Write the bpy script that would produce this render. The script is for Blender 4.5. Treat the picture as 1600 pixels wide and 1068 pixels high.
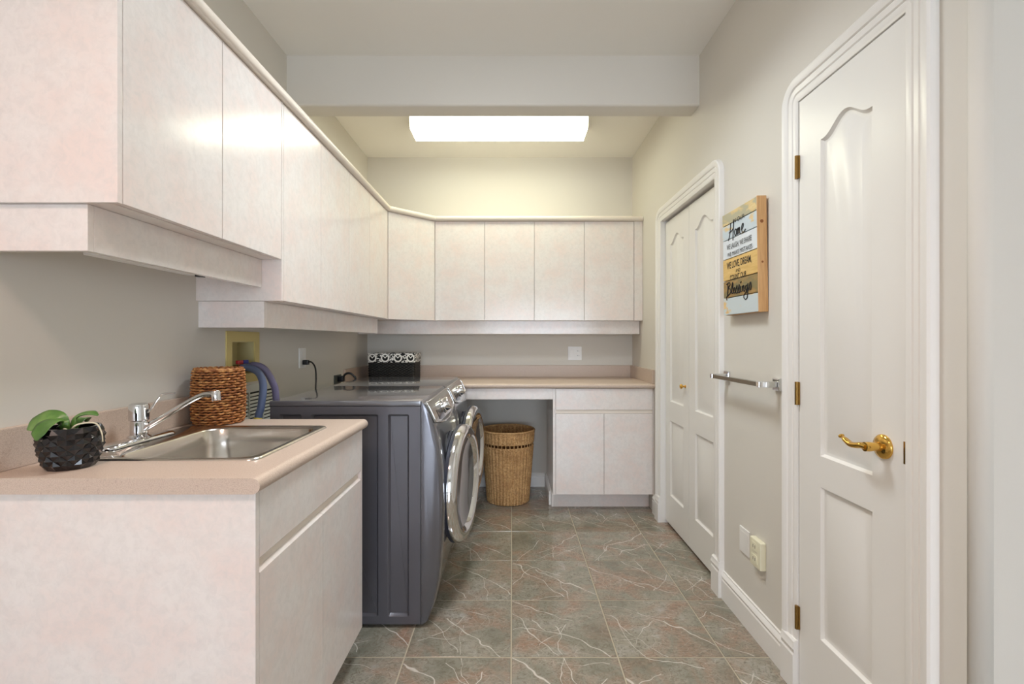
import bpy, bmesh, math, random
from mathutils import Vector, Matrix

for _o in list(bpy.data.objects):
    bpy.data.objects.remove(_o, do_unlink=True)
random.seed(7)
SC = bpy.context.scene
COL = SC.collection

# ------------------------------------------------------------------ camera
CAM_H = 1.22
cam_d = bpy.data.cameras.new('camera')
cam = bpy.data.objects.new('camera', cam_d)
COL.objects.link(cam)
cam.location = (0, 0, CAM_H)
cam.rotation_euler = (math.pi / 2, 0, 0)
cam_d.sensor_width = 36.0
cam_d.lens = 36.0 * 763.0 / 1600.0
cam_d.shift_y = -3.0 / 1600.0
cam_d.clip_start = 0.02
SC.camera = cam

# ------------------------------------------------------------------ world, lights, exposure
w = bpy.data.worlds.new('sky')
SC.world = w
w.use_nodes = True
w.node_tree.nodes['Background'].inputs[0].default_value = (0.75, 0.86, 1.0, 1)
w.node_tree.nodes['Background'].inputs[1].default_value = 1.0

def area(name, loc, rot, sx, sy, power, col):
    l = bpy.data.lights.new(name, 'AREA')
    l.shape = 'RECTANGLE'
    l.size, l.size_y = sx, sy
    l.energy = power
    l.color = col
    o = bpy.data.objects.new(name, l)
    COL.objects.link(o)
    o.location = loc
    o.rotation_euler = rot
    return o
# added daylight fill, standing just inside the invented patio door
area('daylight_fill', (0.55, -4.35, 1.08), (math.radians(66), 0, 0), 2.5, 1.95, 53.0, (0.78, 0.87, 1.0))

FLUO_STRENGTH = 5.9
FLUO_SIDE = 1.8
FLUO_COL = (1.0, 1.0, 0.78)
# unseen ceiling lamps, the neutral one added as fill: (x, y, watts, colour, radius)
DOWN = [(-0.62, -0.15, 7.5, (1.0, 0.72, 0.62), 0.22), (-0.04, 1.80, 7.6, (0.88, 0.94, 1.0), 0.25)]
vs = SC.view_settings
vs.view_transform = 'Standard'
vs.look = 'None'
vs.exposure = 1.18
vs.gamma = 1.0
vs.use_curve_mapping = False
SC.cycles.max_bounces = 16
SC.cycles.diffuse_bounces = 12

# ------------------------------------------------------------------ helpers
def s2l(c):
    c /= 255.0
    return c / 12.92 if c <= 0.04045 else ((c + 0.055) / 1.055) ** 2.4
def RGB(r, g, b):
    return (s2l(r), s2l(g), s2l(b), 1.0)

def new_mat(name, col=(0.8, 0.8, 0.8, 1), rough=0.5, metal=0.0, spec=0.5, coat=0.0, coat_rough=0.05):
    m = bpy.data.materials.new(name)
    m.use_nodes = True
    b = m.node_tree.nodes['Principled BSDF']
    b.inputs['Base Color'].default_value = col
    b.inputs['Roughness'].default_value = rough
    b.inputs['Metallic'].default_value = metal
    b.inputs['Specular IOR Level'].default_value = spec
    b.inputs['Coat Weight'].default_value = coat
    b.inputs['Coat Roughness'].default_value = coat_rough
    return m
def bsdf(m):
    return m.node_tree.nodes['Principled BSDF']
def nd(m, t, **kw):
    n = m.node_tree.nodes.new(t)
    for k, v in kw.items():
        setattr(n, k, v)
    return n
def lk(m, a, b):
    m.node_tree.links.new(a, b)
def coords(m, scale=(1, 1, 1), rot=(0, 0, 0), kind='Object'):
    tc = nd(m, 'ShaderNodeTexCoord')
    mp = nd(m, 'ShaderNodeMapping')
    mp.inputs['Scale'].default_value = scale
    mp.inputs['Rotation'].default_value = rot
    lk(m, tc.outputs[kind], mp.inputs['Vector'])
    return mp.outputs['Vector']
def noise(m, vec, scale, detail=3.0, rough=0.5, dist=0.0):
    n = nd(m, 'ShaderNodeTexNoise')
    n.inputs['Scale'].default_value = scale
    n.inputs['Detail'].default_value = detail
    n.inputs['Roughness'].default_value = rough
    n.inputs['Distortion'].default_value = dist
    lk(m, vec, n.inputs['Vector'])
    return n
def ramp(m, fac, stops, interp='LINEAR'):
    r = nd(m, 'ShaderNodeValToRGB')
    r.color_ramp.interpolation = interp
    els = r.color_ramp.elements
    while len(els) < len(stops):
        els.new(0.5)
    for e, (p, c) in zip(els, stops):
        e.position = p
        e.color = c
    lk(m, fac, r.inputs['Fac'])
    return r.outputs['Color']
def mix(m, fac, a, b, mode='MIX'):
    n = nd(m, 'ShaderNodeMix', data_type='RGBA', blend_type=mode)
    if hasattr(fac, 'is_linked'):
        lk(m, fac, n.inputs[0])
    else:
        n.inputs[0].default_value = fac
    for v, i in ((a, 6), (b, 7)):
        if hasattr(v, 'is_linked'):
            lk(m, v, n.inputs[i])
        else:
            n.inputs[i].default_value = v
    return n.outputs[2]
def bump(m, height, strength, dist=0.002):
    b = nd(m, 'ShaderNodeBump')
    b.inputs['Strength'].default_value = strength
    b.inputs['Distance'].default_value = dist
    lk(m, height, b.inputs['Height'])
    lk(m, b.outputs['Normal'], bsdf(m).inputs['Normal'])

ORIG = {}
def worg(o):
    return ORIG.get(o.name, Vector((0, 0, 0))) if o else Vector((0, 0, 0))

def link_mesh(name, me, mat, parent):
    o = bpy.data.objects.new(name, me)
    COL.objects.link(o)
    if mat:
        me.materials.append(mat)
    if parent:
        o.parent = parent
        ORIG[o.name] = worg(parent)
    return o
def obj_bm(name, bm, mat, parent=None, smooth=False, origin=None):
    """bm in world coordinates. Parts take the origin of their thing."""
    if parent:
        off = worg(parent)
    else:
        off = Vector(origin) if origin else Vector((0, 0, 0))
    bmesh.ops.translate(bm, verts=bm.verts, vec=-off)
    if smooth:
        for f in bm.faces:
            f.smooth = True
    me = bpy.data.meshes.new(name)
    bm.to_mesh(me)
    bm.free()
    if smooth and smooth != 'all':
        try:
            me.set_sharp_from_angle(angle=math.radians(smooth if smooth is not True else 40))
        except Exception:
            pass
    o = link_mesh(name, me, mat, parent)
    if not parent and origin:
        o.location = origin
        ORIG[o.name] = Vector(origin)
    return o
def tag(o, label, cat=None, group=None, kind=None):
    o['label'] = label
    if cat: o['category'] = cat
    if group: o['group'] = group
    if kind: o['kind'] = kind
    return o
def thing(name, loc, label, cat, group=None, kind=None):
    o = bpy.data.objects.new(name, None)
    COL.objects.link(o)
    o.location = loc
    o.empty_display_size = 0.05
    ORIG[o.name] = Vector(loc)
    return tag(o, label, cat, group, kind)

def add_box(bm, x, y, z, bevel=0.0, seg=2):
    t = bmesh.new()
    bmesh.ops.create_cube(t, size=1.0)
    for v in t.verts:
        v.co = Vector((x[0] + (v.co.x + .5) * (x[1] - x[0]), y[0] + (v.co.y + .5) * (y[1] - y[0]), z[0] + (v.co.z + .5) * (z[1] - z[0])))
    if bevel > 0:
        bmesh.ops.bevel(t, geom=list(t.edges), offset=bevel, segments=seg, profile=0.6, affect='EDGES')
    bmesh.ops.recalc_face_normals(t, faces=t.faces)
    merge(bm, t)
def merge(bm, t):
    vm = {}
    for v in t.verts:
        vm[v] = bm.verts.new(v.co)
    for f in t.faces:
        try:
            nf = bm.faces.new([vm[v] for v in f.verts])
            nf.smooth = f.smooth
        except ValueError:
            pass
    t.free()
def box(name, x, y, z, mat, parent=None, bevel=0.0015, seg=2, origin=None, smooth=None):
    bm = bmesh.new()
    add_box(bm, x, y, z, bevel, seg)
    return obj_bm(name, bm, mat, parent, smooth if smooth is not None else (35 if bevel > 0.004 else False), origin)
def boxes(name, lst, mat, parent=None, bevel=0.0, origin=None):
    bm = bmesh.new()
    for b in lst:
        add_box(bm, b[0], b[1], b[2], bevel)
    return obj_bm(name, bm, mat, parent, False, origin)

def catmull(pts, n=8):
    P = [Vector(p) for p in pts]
    P = [P[0] * 2 - P[1]] + P + [P[-1] * 2 - P[-2]]
    out = []
    for i in range(1, len(P) - 2):
        for k in range(n):
            t = k / n
            a, b, c, d = P[i - 1], P[i], P[i + 1], P[i + 2]
            out.append(0.5 * ((2 * b) + (c - a) * t + (2 * a - 5 * b + 4 * c - d) * t * t + (3 * b - a - 3 * c + d) * t ** 3))
    out.append(P[-2].copy())
    return out
def add_tube(bm, pts, rad, sides=10, closed=False, flat=1.0, flat_axis=None, cap=True):
    P = [Vector(p) for p in pts]
    n = len(P)
    R = rad if isinstance(rad, (list, tuple)) else [rad] * n
    rings = []
    up = None
    for i in range(n):
        if closed:
            t = (P[(i + 1) % n] - P[i - 1])
        else:
            t = P[min(i + 1, n - 1)] - P[max(i - 1, 0)]
        t.normalize()
        if up is None:
            up = Vector((0, 0, 1)) if abs(t.z) < 0.9 else Vector((1, 0, 0))
            if flat_axis: up = Vector(flat_axis)
        s = t.cross(up)
        if s.length < 1e-6:
            s = t.orthogonal()
        s.normalize()
        u2 = s.cross(t).normalized()
        if not flat_axis:
            up = u2
        ring = []
        for k in range(sides):
            a = 2 * math.pi * k / sides
            ring.append(bm.verts.new(P[i] + s * math.cos(a) * R[i] + u2 * math.sin(a) * R[i] * flat))
        rings.append(ring)
    m = n if closed else n - 1
    for i in range(m):
        a, b = rings[i], rings[(i + 1) % n]
        for k in range(sides):
            f = bm.faces.new((a[k], a[(k + 1) % sides], b[(k + 1) % sides], b[k]))
            f.smooth = True
    if not closed and cap:
        bm.faces.new(rings[0][::-1])
        bm.faces.new(rings[-1])
def tube(name, pts, rad, mat, parent=None, sides=10, smoothn=8, origin=None, closed=False):
    bm = bmesh.new()
    p = catmull(pts, smoothn) if smoothn else [Vector(q) for q in pts]
    if isinstance(rad, (list, tuple)) and smoothn:
        rr = []
        for i in range(len(rad) - 1):
            for k in range(smoothn):
                rr.append(rad[i] + (rad[i + 1] - rad[i]) * k / smoothn)
        rr.append(rad[-1])
        rad = rr
    add_tube(bm, p, rad, sides, closed)
    bmesh.ops.recalc_face_normals(bm, faces=bm.faces)
    return obj_bm(name, bm, mat, parent, 50, origin)

def add_lathe(bm, prof, org, axis=(0, 0, 1), n=32, closed_prof=False):
    """prof = [(r, h)], revolved round axis through org"""
    ax = Vector(axis).normalized()
    s = ax.orthogonal().normalized()
    t = ax.cross(s)
    O = Vector(org)
    rings = []
    for r, h in prof:
        if r < 1e-6:
            rings.append([bm.verts.new(O + ax * h)])
        else:
            rings.append([bm.verts.new(O + ax * h + (s * math.cos(2 * math.pi * k / n) + t * math.sin(2 * math.pi * k / n)) * r) for k in range(n)])
    seq = list(zip(rings[:-1], rings[1:]))
    if closed_prof:
        seq.append((rings[-1], rings[0]))
    for a, b in seq:
        for k in range(n):
            k2 = (k + 1) % n
            if len(a) == 1 and len(b) == 1:
                continue
            if len(a) == 1:
                f = bm.faces.new((a[0], b[k2], b[k]))
            elif len(b) == 1:
                f = bm.faces.new((a[k], a[k2], b[0]))
            else:
                f = bm.faces.new((a[k], a[k2], b[k2], b[k]))
            f.smooth = True
def lathe(name, prof, org, mat, parent=None, axis=(0, 0, 1), n=32, closed_prof=False, origin=None, sharp=40):
    bm = bmesh.new()
    add_lathe(bm, prof, org, axis, n, closed_prof)
    bmesh.ops.recalc_face_normals(bm, faces=bm.faces)
    return obj_bm(name, bm, mat, parent, sharp, origin)

def offset_poly(pts, d):
    """inward offset of a counter-clockwise polygon"""
    n = len(pts)
    out = []
    for i in range(n):
        a, b, c = Vector(pts[i - 1]), Vector(pts[i]), Vector(pts[(i + 1) % n])
        e1 = (b - a).normalized(); e2 = (c - b).normalized()
        n1 = Vector((-e1.y, e1.x)); n2 = Vector((-e2.y, e2.x))
        m = n1 + n2
        k = m.dot(n1)
        m = m / k if abs(k) > 0.2 else m
        out.append((b.x + m.x * d, b.y + m.y * d))
    return out
def add_relief(bm, outer, holes, thick, mp):
    """flat slab with sunk / raised fields. holes = [[(pts, depth), ...], ...]; mp(u, v, d) -> world"""
    t = bmesh.new()
    ov = [t.verts.new((u, v, 0)) for u, v in outer]
    edges = [t.edges.new((ov[i], ov[(i + 1) % len(ov)])) for i in range(len(ov))]
    caps = []
    for rings in holes:
        rv = [[t.verts.new((u, v, d)) for u, v in pts] for pts, d in rings]
        r0 = rv[0]
        edges += [t.edges.new((r0[i], r0[(i + 1) % len(r0)])) for i in range(len(r0))]
        caps.append(rv)
    bmesh.ops.triangle_fill(t, edges=edges, use_beauty=True, normal=(0, 0, 1))
    for rv in caps:
        for a, b in zip(rv[:-1], rv[1:]):
            for i in range(len(a)):
                j = (i + 1) % len(a)
                t.faces.new((a[i], a[j], b[j], b[i]))
        t.faces.new(rv[-1])
    bk = [t.verts.new((u, v, -thick)) for u, v in outer]
    for i in range(len(ov)):
        j = (i + 1) % len(ov)
        t.faces.new((ov[i], bk[i], bk[j], ov[j]))
    t.faces.new(bk[::-1])
    bmesh.ops.recalc_face_normals(t, faces=t.faces)
    for v in t.verts:
        v.co = Vector(mp(*v.co))
    bmesh.ops.recalc_face_normals(t, faces=t.faces)
    merge(bm, t)
def rect(u0, v0, u1, v1):
    return [(u0, v0), (u1, v0), (u1, v1), (u0, v1)]
def rrect(x0, y0, x1, y1, r, n=6):
    out = []
    for cx, cy, a0 in ((x1 - r, y0 + r, -90), (x1 - r, y1 - r, 0), (x0 + r, y1 - r, 90), (x0 + r, y0 + r, 180)):
        for k in range(n + 1):
            a = math.radians(a0 + 90 * k / n)
            out.append((cx + r * math.cos(a), cy + r * math.sin(a)))
    return out
def loft(name, rings, mat, parent=None, cap0=False, cap1=True, smooth=40, origin=None):
    bm = bmesh.new()
    rv = [[bm.verts.new(p) for p in r] for r in rings]
    n = len(rings[0])
    for a, b in zip(rv[:-1], rv[1:]):
        for i in range(n):
            bm.faces.new((a[i], a[(i + 1) % n], b[(i + 1) % n], b[i]))
    if cap0: bm.faces.new(rv[0][::-1])
    if cap1: bm.faces.new(rv[-1])
    bmesh.ops.recalc_face_normals(bm, faces=bm.faces)
    return obj_bm(name, bm, mat, parent, smooth, origin)
def add_prism(bm, prof, mp, a0, a1):
    """closed 2D profile extruded from a0 to a1: mp(p, q, a) -> world"""
    v0 = [bm.verts.new(mp(p, q, a0)) for p, q in prof]
    v1 = [bm.verts.new(mp(p, q, a1)) for p, q in prof]
    n = len(prof)
    for i in range(n):
        bm.faces.new((v0[i], v0[(i + 1) % n], v1[(i + 1) % n], v1[i]))
    bm.faces.new(v0[::-1]); bm.faces.new(v1)
def prism(name, prof, mp, a0, a1, mat, parent=None, smooth=30, origin=None):
    bm = bmesh.new()
    add_prism(bm, prof, mp, a0, a1)
    bmesh.ops.recalc_face_normals(bm, faces=bm.faces)
    return obj_bm(name, bm, mat, parent, smooth, origin)
def copy_tree(o, parent=None):
    c = o.copy()
    COL.objects.link(c)
    if parent: c.parent = parent
    for ch in list(o.children):
        copy_tree(ch, c)
    return c

# ------------------------------------------------------------------ materials
M = {}
def wall_paint(name, col):
    m = new_mat(name, col, 0.62, spec=0.3)
    v = coords(m)
    n = noise(m, v, 260, 2)
    bump(m, n.outputs['Fac'], 0.08, 0.001)
    return m
M['paint'] = wall_paint('greige_wall_paint', RGB(212, 208, 199))
M['ceil'] = wall_paint('ceiling_paint', RGB(236, 234, 228))
M['trim'] = new_mat('white_trim_gloss', RGB(232, 230, 226), 0.28)
M['door'] = new_mat('white_door_enamel', RGB(228, 226, 221), 0.32)

def laminate(name, base, pink, grey, rough):
    m = new_mat(name, base, rough, spec=0.5)
    v = coords(m)
    n1 = noise(m, v, 7, 4, 0.6)
    n2 = noise(m, v, 42, 5, 0.7, 0.6)
    c = mix(m, ramp(m, n1.outputs['Fac'], [(0.40, (0, 0, 0, 1)), (0.66, (1, 1, 1, 1))]), base, pink)
    c = mix(m, ramp(m, n2.outputs['Fac'], [(0.42, (0, 0, 0, 1)), (0.75, (0.75, 0.75, 0.75, 1))]), c, grey)
    lk(m, c, bsdf(m).inputs['Base Color'])
    return m
M['lam'] = laminate('pickled_white_laminate', RGB(228, 222, 217), RGB(229, 214, 207), RGB(213, 207, 202), 0.17)
M['lamedge'] = new_mat('laminate_edge_band', RGB(226, 216, 203), 0.4)
def stone_lam(name):
    m = new_mat(name, RGB(193, 174, 158), 0.38)
    v = coords(m)
    n2 = noise(m, v, 420, 2, 0.6)
    n1 = noise(m, v, 150, 2, 0.6)
    c = mix(m, ramp(m, n2.outputs['Fac'], [(0.40, (0, 0, 0, 1)), (0.62, (1, 1, 1, 1))]), RGB(204, 186, 171), RGB(186, 166, 150))
    c = mix(m, ramp(m, n1.outputs['Fac'], [(0.6, (0, 0, 0, 1)), (0.7, (0.6, 0.6, 0.6, 1))]), c, RGB(171, 150, 135))
    lk(m, c, bsdf(m).inputs['Base Color'])
    return m
M['counter'] = stone_lam('speckled_counter_laminate')
M['dark'] = new_mat('dark_gap', RGB(40, 36, 32), 0.8)

def tile_mat():
    m = new_mat('veined_stone_tile', RGB(140, 130, 115), 0.16, spec=0.5)
    tc = nd(m, 'ShaderNodeTexCoord')
    oi = nd(m, 'ShaderNodeObjectInfo')
    cmb = nd(m, 'ShaderNodeCombineXYZ')
    for k, s in enumerate((37.0, 91.0, 53.0)):
        mm = nd(m, 'ShaderNodeMath', operation='MULTIPLY')
        mm.inputs[1].default_value = s
        lk(m, oi.outputs['Random'], mm.inputs[0])
        lk(m, mm.outputs[0], cmb.inputs[k])
    ad = nd(m, 'ShaderNodeVectorMath', operation='ADD')
    lk(m, tc.outputs['Object'], ad.inputs[0]); lk(m, cmb.outputs[0], ad.inputs[1])
    v = ad.outputs[0]
    # cloudy ground of grey-green, brown and rose
    n1 = noise(m, v, 4.2, 6, 0.62, 0.5)
    n2 = noise(m, v, 5.0, 5, 0.6, 0.8)
    n2.inputs['Vector'].default_value = (0, 0, 0)
    sh = nd(m, 'ShaderNodeVectorMath', operation='ADD'); sh.inputs[1].default_value = (5.2, 1.3, 9.1)
    lk(m, v, sh.inputs[0]); lk(m, sh.outputs[0], n2.inputs['Vector'])
    n3 = noise(m, v, 55, 5, 0.7, 1.2)
    c = ramp(m, n1.outputs['Fac'], [(0.30, RGB(112, 110, 96)), (0.46, RGB(136, 133, 119)), (0.56, RGB(147, 142, 128)), (0.72, RGB(162, 159, 150))])
    c = mix(m, ramp(m, n2.outputs['Fac'], [(0.46, (0, 0, 0, 1)), (0.68, (0.95, 0.95, 0.95, 1))]), c, RGB(148, 120, 101))
    c = mix(m, ramp(m, n3.outputs['Fac'], [(0.36, (0.75, 0.75, 0.75, 1)), (0.52, (0, 0, 0, 1))]), c, RGB(108, 100, 86))
    # veins: long slanting streaks bent by noise, over a faint fine network
    def mth(op, p, q=None):
        n = nd(m, 'ShaderNodeMath', operation=op)
        for i_, x_ in enumerate((p, q)):
            if x_ is None: continue
            if hasattr(x_, 'is_linked'): lk(m, x_, n.inputs[i_])
            else: n.inputs[i_].default_value = x_
        return n.outputs[0]
    nv = noise(m, v, 5.0, 2.4, 0.5)
    sb_ = nd(m, 'ShaderNodeVectorMath', operation='SUBTRACT'); sb_.inputs[1].default_value = (0.5, 0.5, 0.5)
    lk(m, nv.outputs['Color'], sb_.inputs[0])
    sc = nd(m, 'ShaderNodeVectorMath', operation='SCALE'); sc.inputs['Scale'].default_value = 0.15
    lk(m, sb_.outputs[0], sc.inputs[0])
    a2 = nd(m, 'ShaderNodeVectorMath', operation='ADD')
    lk(m, tc.outputs['Object'], a2.inputs[0]); lk(m, sc.outputs[0], a2.inputs[1])
    sep = nd(m, 'ShaderNodeSeparateXYZ'); lk(m, a2.outputs[0], sep.inputs[0])
    X_, Y_ = sep.outputs['X'], sep.outputs['Y']
    rnd = oi.outputs['Random']
    nb = noise(m, v, 13, 3, 0.6)
    def streak(ang, c0, var, width, t0, t1, seed):
        ca, sa = math.cos(ang), math.sin(ang)
        r_ = mth('MULTIPLY', mth('SUBTRACT', mth('FRACT', mth('MULTIPLY', rnd, seed)), 0.5), var)
        d_ = mth('SUBTRACT', mth('ADD', mth('MULTIPLY', X_, ca), mth('MULTIPLY', Y_, sa)), mth('ADD', r_, c0))
        t_ = mth('ADD', mth('MULTIPLY', X_, -sa), mth('MULTIPLY', Y_, ca))
        wd = mth('MULTIPLY', mth('SUBTRACT', nb.outputs['Fac'], 0.22), width * 2.6)
        k_ = mth('SUBTRACT', 1.0, mth('DIVIDE', mth('ABSOLUTE', d_), mth('MAXIMUM', wd, 0.0004)))
        k_ = mth('MAXIMUM', k_, 0.0)
        e_ = mth('MULTIPLY', mth('GREATER_THAN', t_, t0), mth('LESS_THAN', t_, t1))
        return mth('MINIMUM', mth('MULTIPLY', mth('MULTIPLY', k_, e_), 1.6), 1.0)
    def net(scale, rot, stretch, width):
        mp = nd(m, 'ShaderNodeMapping')
        mp.inputs['Rotation'].default_value = (0, 0, rot)
        mp.inputs['Scale'].default_value = stretch
        ad2 = nd(m, 'ShaderNodeVectorMath', operation='ADD')
        lk(m, v, ad2.inputs[0]); lk(m, sc.outputs[0], ad2.inputs[1])
        lk(m, ad2.outputs[0], mp.inputs['Vector'])
        vo = nd(m, 'ShaderNodeTexVoronoi', feature='DISTANCE_TO_EDGE')
        vo.inputs['Scale'].default_value = scale
        lk(m, mp.outputs[0], vo.inputs['Vector'])
        return ramp(m, vo.outputs['Distance'], [(0.0, (1, 1, 1, 1)), (width, (0, 0, 0, 1))])
    msk2 = ramp(m, n2.outputs['Fac'], [(0.42, (0, 0, 0, 1)), (0.6, (0.38, 0.38, 0.38, 1))])
    msk3 = ramp(m, n1.outputs['Fac'], [(0.40, (0, 0, 0, 1)), (0.60, (0.42, 0.42, 0.42, 1))])
    c = mix(m, mix(m, 1.0, net(24.0, 0.7, (1.0, 2.4, 1), 0.05), msk2, 'MULTIPLY'), c, RGB(184, 178, 166))
    c = mix(m, mix(m, 1.0, net(11.0, -0.6, (1.0, 2.6, 1), 0.022), msk3, 'MULTIPLY'), c, RGB(196, 190, 180))
    allv = None
    for st_ in ((0.80, 0.02, 0.16, 0.0042, -0.30, 0.10, 3.7), (0.62, -0.10, 0.10, 0.0032, -0.16, 0.25, 7.3), (1.15, 0.09, 0.14, 0.0026, -0.05, 0.30, 11.9),
                (2.45, 0.05, 0.20, 0.0026, -0.04, 0.16, 5.1), (0.15, -0.04, 0.22, 0.0022, -0.20, 0.02, 17.7), (1.75, -0.06, 0.2, 0.0020, 0.0, 0.2, 23.1)):
        q_ = streak(*st_)
        allv = q_ if allv is None else mth('MAXIMUM', allv, q_)
    c = mix(m, mth('MULTIPLY', allv, 0.8), c, RGB(206, 199, 188))
    lk(m, c, bsdf(m).inputs['Base Color'])
    rg = ramp(m, n3.outputs['Fac'], [(0.3, (0.09, 0.09, 0.09, 1)), (0.7, (0.17, 0.17, 0.17, 1))])
    lk(m, rg, bsdf(m).inputs['Roughness'])
    return m
M['tile'] = tile_mat()
M['grout'] = new_mat('floor_grout', RGB(168, 158, 138), 0.9)

def brushed(name, col, rough):
    m = new_mat(name, col, rough, 1.0)
    v = coords(m, (1, 1, 60))
    n = noise(m, v, 30, 3)
    r = ramp(m, n.outputs['Fac'], [(0.3, (rough * .8,) * 3 + (1,)), (0.7, (rough * 1.3,) * 3 + (1,))])
    lk(m, r, bsdf(m).inputs['Roughness'])
    return m
M['steel'] = new_mat('stainless_steel', RGB(204, 198, 190), 0.22, 1.0)
M['chrome'] = new_mat('chrome', RGB(225, 226, 228), 0.06, 1.0)
M['brass'] = new_mat('polished_brass', RGB(222, 178, 92), 0.12, 1.0)
M['oldbrass'] = new_mat('aged_brass_hinge', RGB(150, 118, 66), 0.32, 1.0)
M['graphite'] = new_mat('graphite_paint', RGB(92, 91, 97), 0.34, 0.35, coat=0.5, coat_rough=0.12)
M['graphtop'] = new_mat('graphite_top', RGB(104, 104, 108), 0.2, 0.3, coat=1.0, coat_rough=0.06)
M['fascia'] = new_mat('graphite_front_fascia', RGB(104, 104, 110), 0.22, 0.6, coat=0.6, coat_rough=0.08)
M['panel'] = new_mat('glossy_control_panel', RGB(140, 136, 128), 0.14, 0.8, coat=0.6)
M['display'] = new_mat('dark_display', RGB(20, 22, 34), 0.08)
M['tint'] = new_mat('dark_door_glass', RGB(96, 96, 98), 0.06, 0.55, coat=1.0)
M['rubber'] = new_mat('dark_rubber', RGB(38, 42, 56), 0.45)
M['black'] = new_mat('black_plastic', RGB(22, 22, 24), 0.35)
M['whitepl'] = new_mat('white_plastic', RGB(232, 231, 228), 0.32)
M['creampl'] = new_mat('cream_plastic', RGB(226, 222, 196), 0.35)
M['yellowpl'] = new_mat('yellowed_plastic', RGB(206, 188, 122), 0.45)
M['yellowin'] = new_mat('yellowed_plastic_inside', RGB(188, 176, 128), 0.5)
M['hose'] = new_mat('grey_blue_hose', RGB(98, 112, 146), 0.42)
M['hose2'] = new_mat('violet_grey_hose', RGB(110, 104, 134), 0.42)
M['red'] = new_mat('red_valve', RGB(170, 32, 36), 0.4)
M['blue'] = new_mat('blue_valve', RGB(34, 44, 140), 0.4)
M['yellow'] = new_mat('yellow_coupling', RGB(224, 198, 84), 0.4)
M['vent'] = new_mat('white_vent_enamel', RGB(214, 216, 208), 0.4)
M['ventdark'] = new_mat('vent_duct', RGB(34, 36, 36), 0.9)

def fibre(name, a, b, c, scale, rough=0.6):
    m = new_mat(name, a, rough)
    v = coords(m)
    n = noise(m, v, scale, 4, 0.7)
    n2 = noise(m, v, 14, 3, 0.6)
    col = ramp(m, n.outputs['Fac'], [(0.32, a), (0.5, b), (0.68, c)])
    col = mix(m, ramp(m, n2.outputs['Fac'], [(0.35, (0.45, 0.45, 0.45, 1)), (0.6, (0, 0, 0, 1))]), col, a)
    lk(m, col, bsdf(m).inputs['Base Color'])
    return m
M['wicker'] = fibre('golden_wicker', RGB(150, 110, 66), RGB(198, 156, 104), RGB(222, 186, 136), 90)
M['wickerdark'] = new_mat('wicker_inside', RGB(122, 84, 48), 0.8)
M['seagrass'] = fibre('brown_seagrass', RGB(112, 60, 26), RGB(172, 108, 54), RGB(216, 164, 100), 55)
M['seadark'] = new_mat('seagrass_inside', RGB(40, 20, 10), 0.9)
M['blackwicker'] = fibre('black_wicker', RGB(12, 12, 12), RGB(24, 23, 22), RGB(46, 44, 42), 80, 0.4)

def damask():
    m = new_mat('black_white_damask', (1, 1, 1, 1), 0.8)
    tc = nd(m, 'ShaderNodeTexCoord')
    sep = nd(m, 'ShaderNodeSeparateXYZ'); lk(m, tc.outputs['Object'], sep.inputs[0])
    def math_(op, a, b=None):
        n = nd(m, 'ShaderNodeMath', operation=op)
        for i, q in enumerate((a, b)):
            if q is None: continue
            if hasattr(q, 'is_linked'): lk(m, q, n.inputs[i])
            else: n.inputs[i].default_value = q
        return n.outputs[0]
    s = math_('ADD', sep.outputs['X'], sep.outputs['Y'])
    u = math_('SUBTRACT', math_('FRACT', math_('MULTIPLY', math_('ADD', s, 5.02), 1 / 0.098)), 0.5)
    vv = math_('MULTIPLY', math_('SUBTRACT', sep.outputs['Z'], 0.171), 1 / 0.075)
    d = math_('SQRT', math_('ADD', math_('MULTIPLY', u, math_('MULTIPLY', u, 1.7)), math_('MULTIPLY', vv, vv)))
    ring = math_('LESS_THAN', math_('ABSOLUTE', math_('SUBTRACT', d, 0.36)), 0.075)
    star = math_('LESS_THAN', math_('ABSOLUTE', math_('SUBTRACT', math_('ABSOLUTE', u), math_('MULTIPLY', vv, 0.7))), 0.045)
    inn = math_('LESS_THAN', d, 0.27)
    star = math_('MULTIPLY', star, inn)
    n = noise(m, tc.outputs['Object'], 95, 1, 0.4)
    leaf = math_('GREATER_THAN', n.outputs['Fac'], 0.52)
    leaf = math_('MULTIPLY', leaf, math_('GREATER_THAN', d, 0.46))
    allp = math_('MAXIMUM', math_('MAXIMUM', ring, star), leaf)
    lk(m, mix(m, allp, RGB(18, 17, 17), RGB(232, 230, 224)), bsdf(m).inputs['Base Color'])
    return m
M['damask'] = damask()
M['pot'] = new_mat('black_glazed_ceramic', RGB(10, 7, 12), 0.16, coat=0.3)
M['soil'] = fibre('potting_bark', RGB(30, 20, 14), RGB(52, 36, 24), RGB(82, 60, 40), 120, 0.95)
def leafm():
    m = new_mat('orchid_leaf', RGB(92, 132, 54), 0.32)
    v = coords(m)
    n = noise(m, v, 28, 3)
    lk(m, ramp(m, n.outputs['Fac'], [(0.3, RGB(62, 98, 40)), (0.55, RGB(86, 124, 54)), (0.75, RGB(116, 148, 76))]), bsdf(m).inputs['Base Color'])
    bsdf(m).inputs['Subsurface Weight'].default_value = 0.0
    return m
M['leaf'] = leafm()
M['root'] = new_mat('pale_root', RGB(206, 196, 168), 0.6)
def wood(name, a, b, sc=(3, 40, 40)):
    m = new_mat(name, a, 0.6)
    v = coords(m, sc)
    n = noise(m, v, 3, 4, 0.6, 0.4)
    lk(m, ramp(m, n.outputs['Fac'], [(0.35, a), (0.65, b)]), bsdf(m).inputs['Base Color'])
    return m
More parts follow.
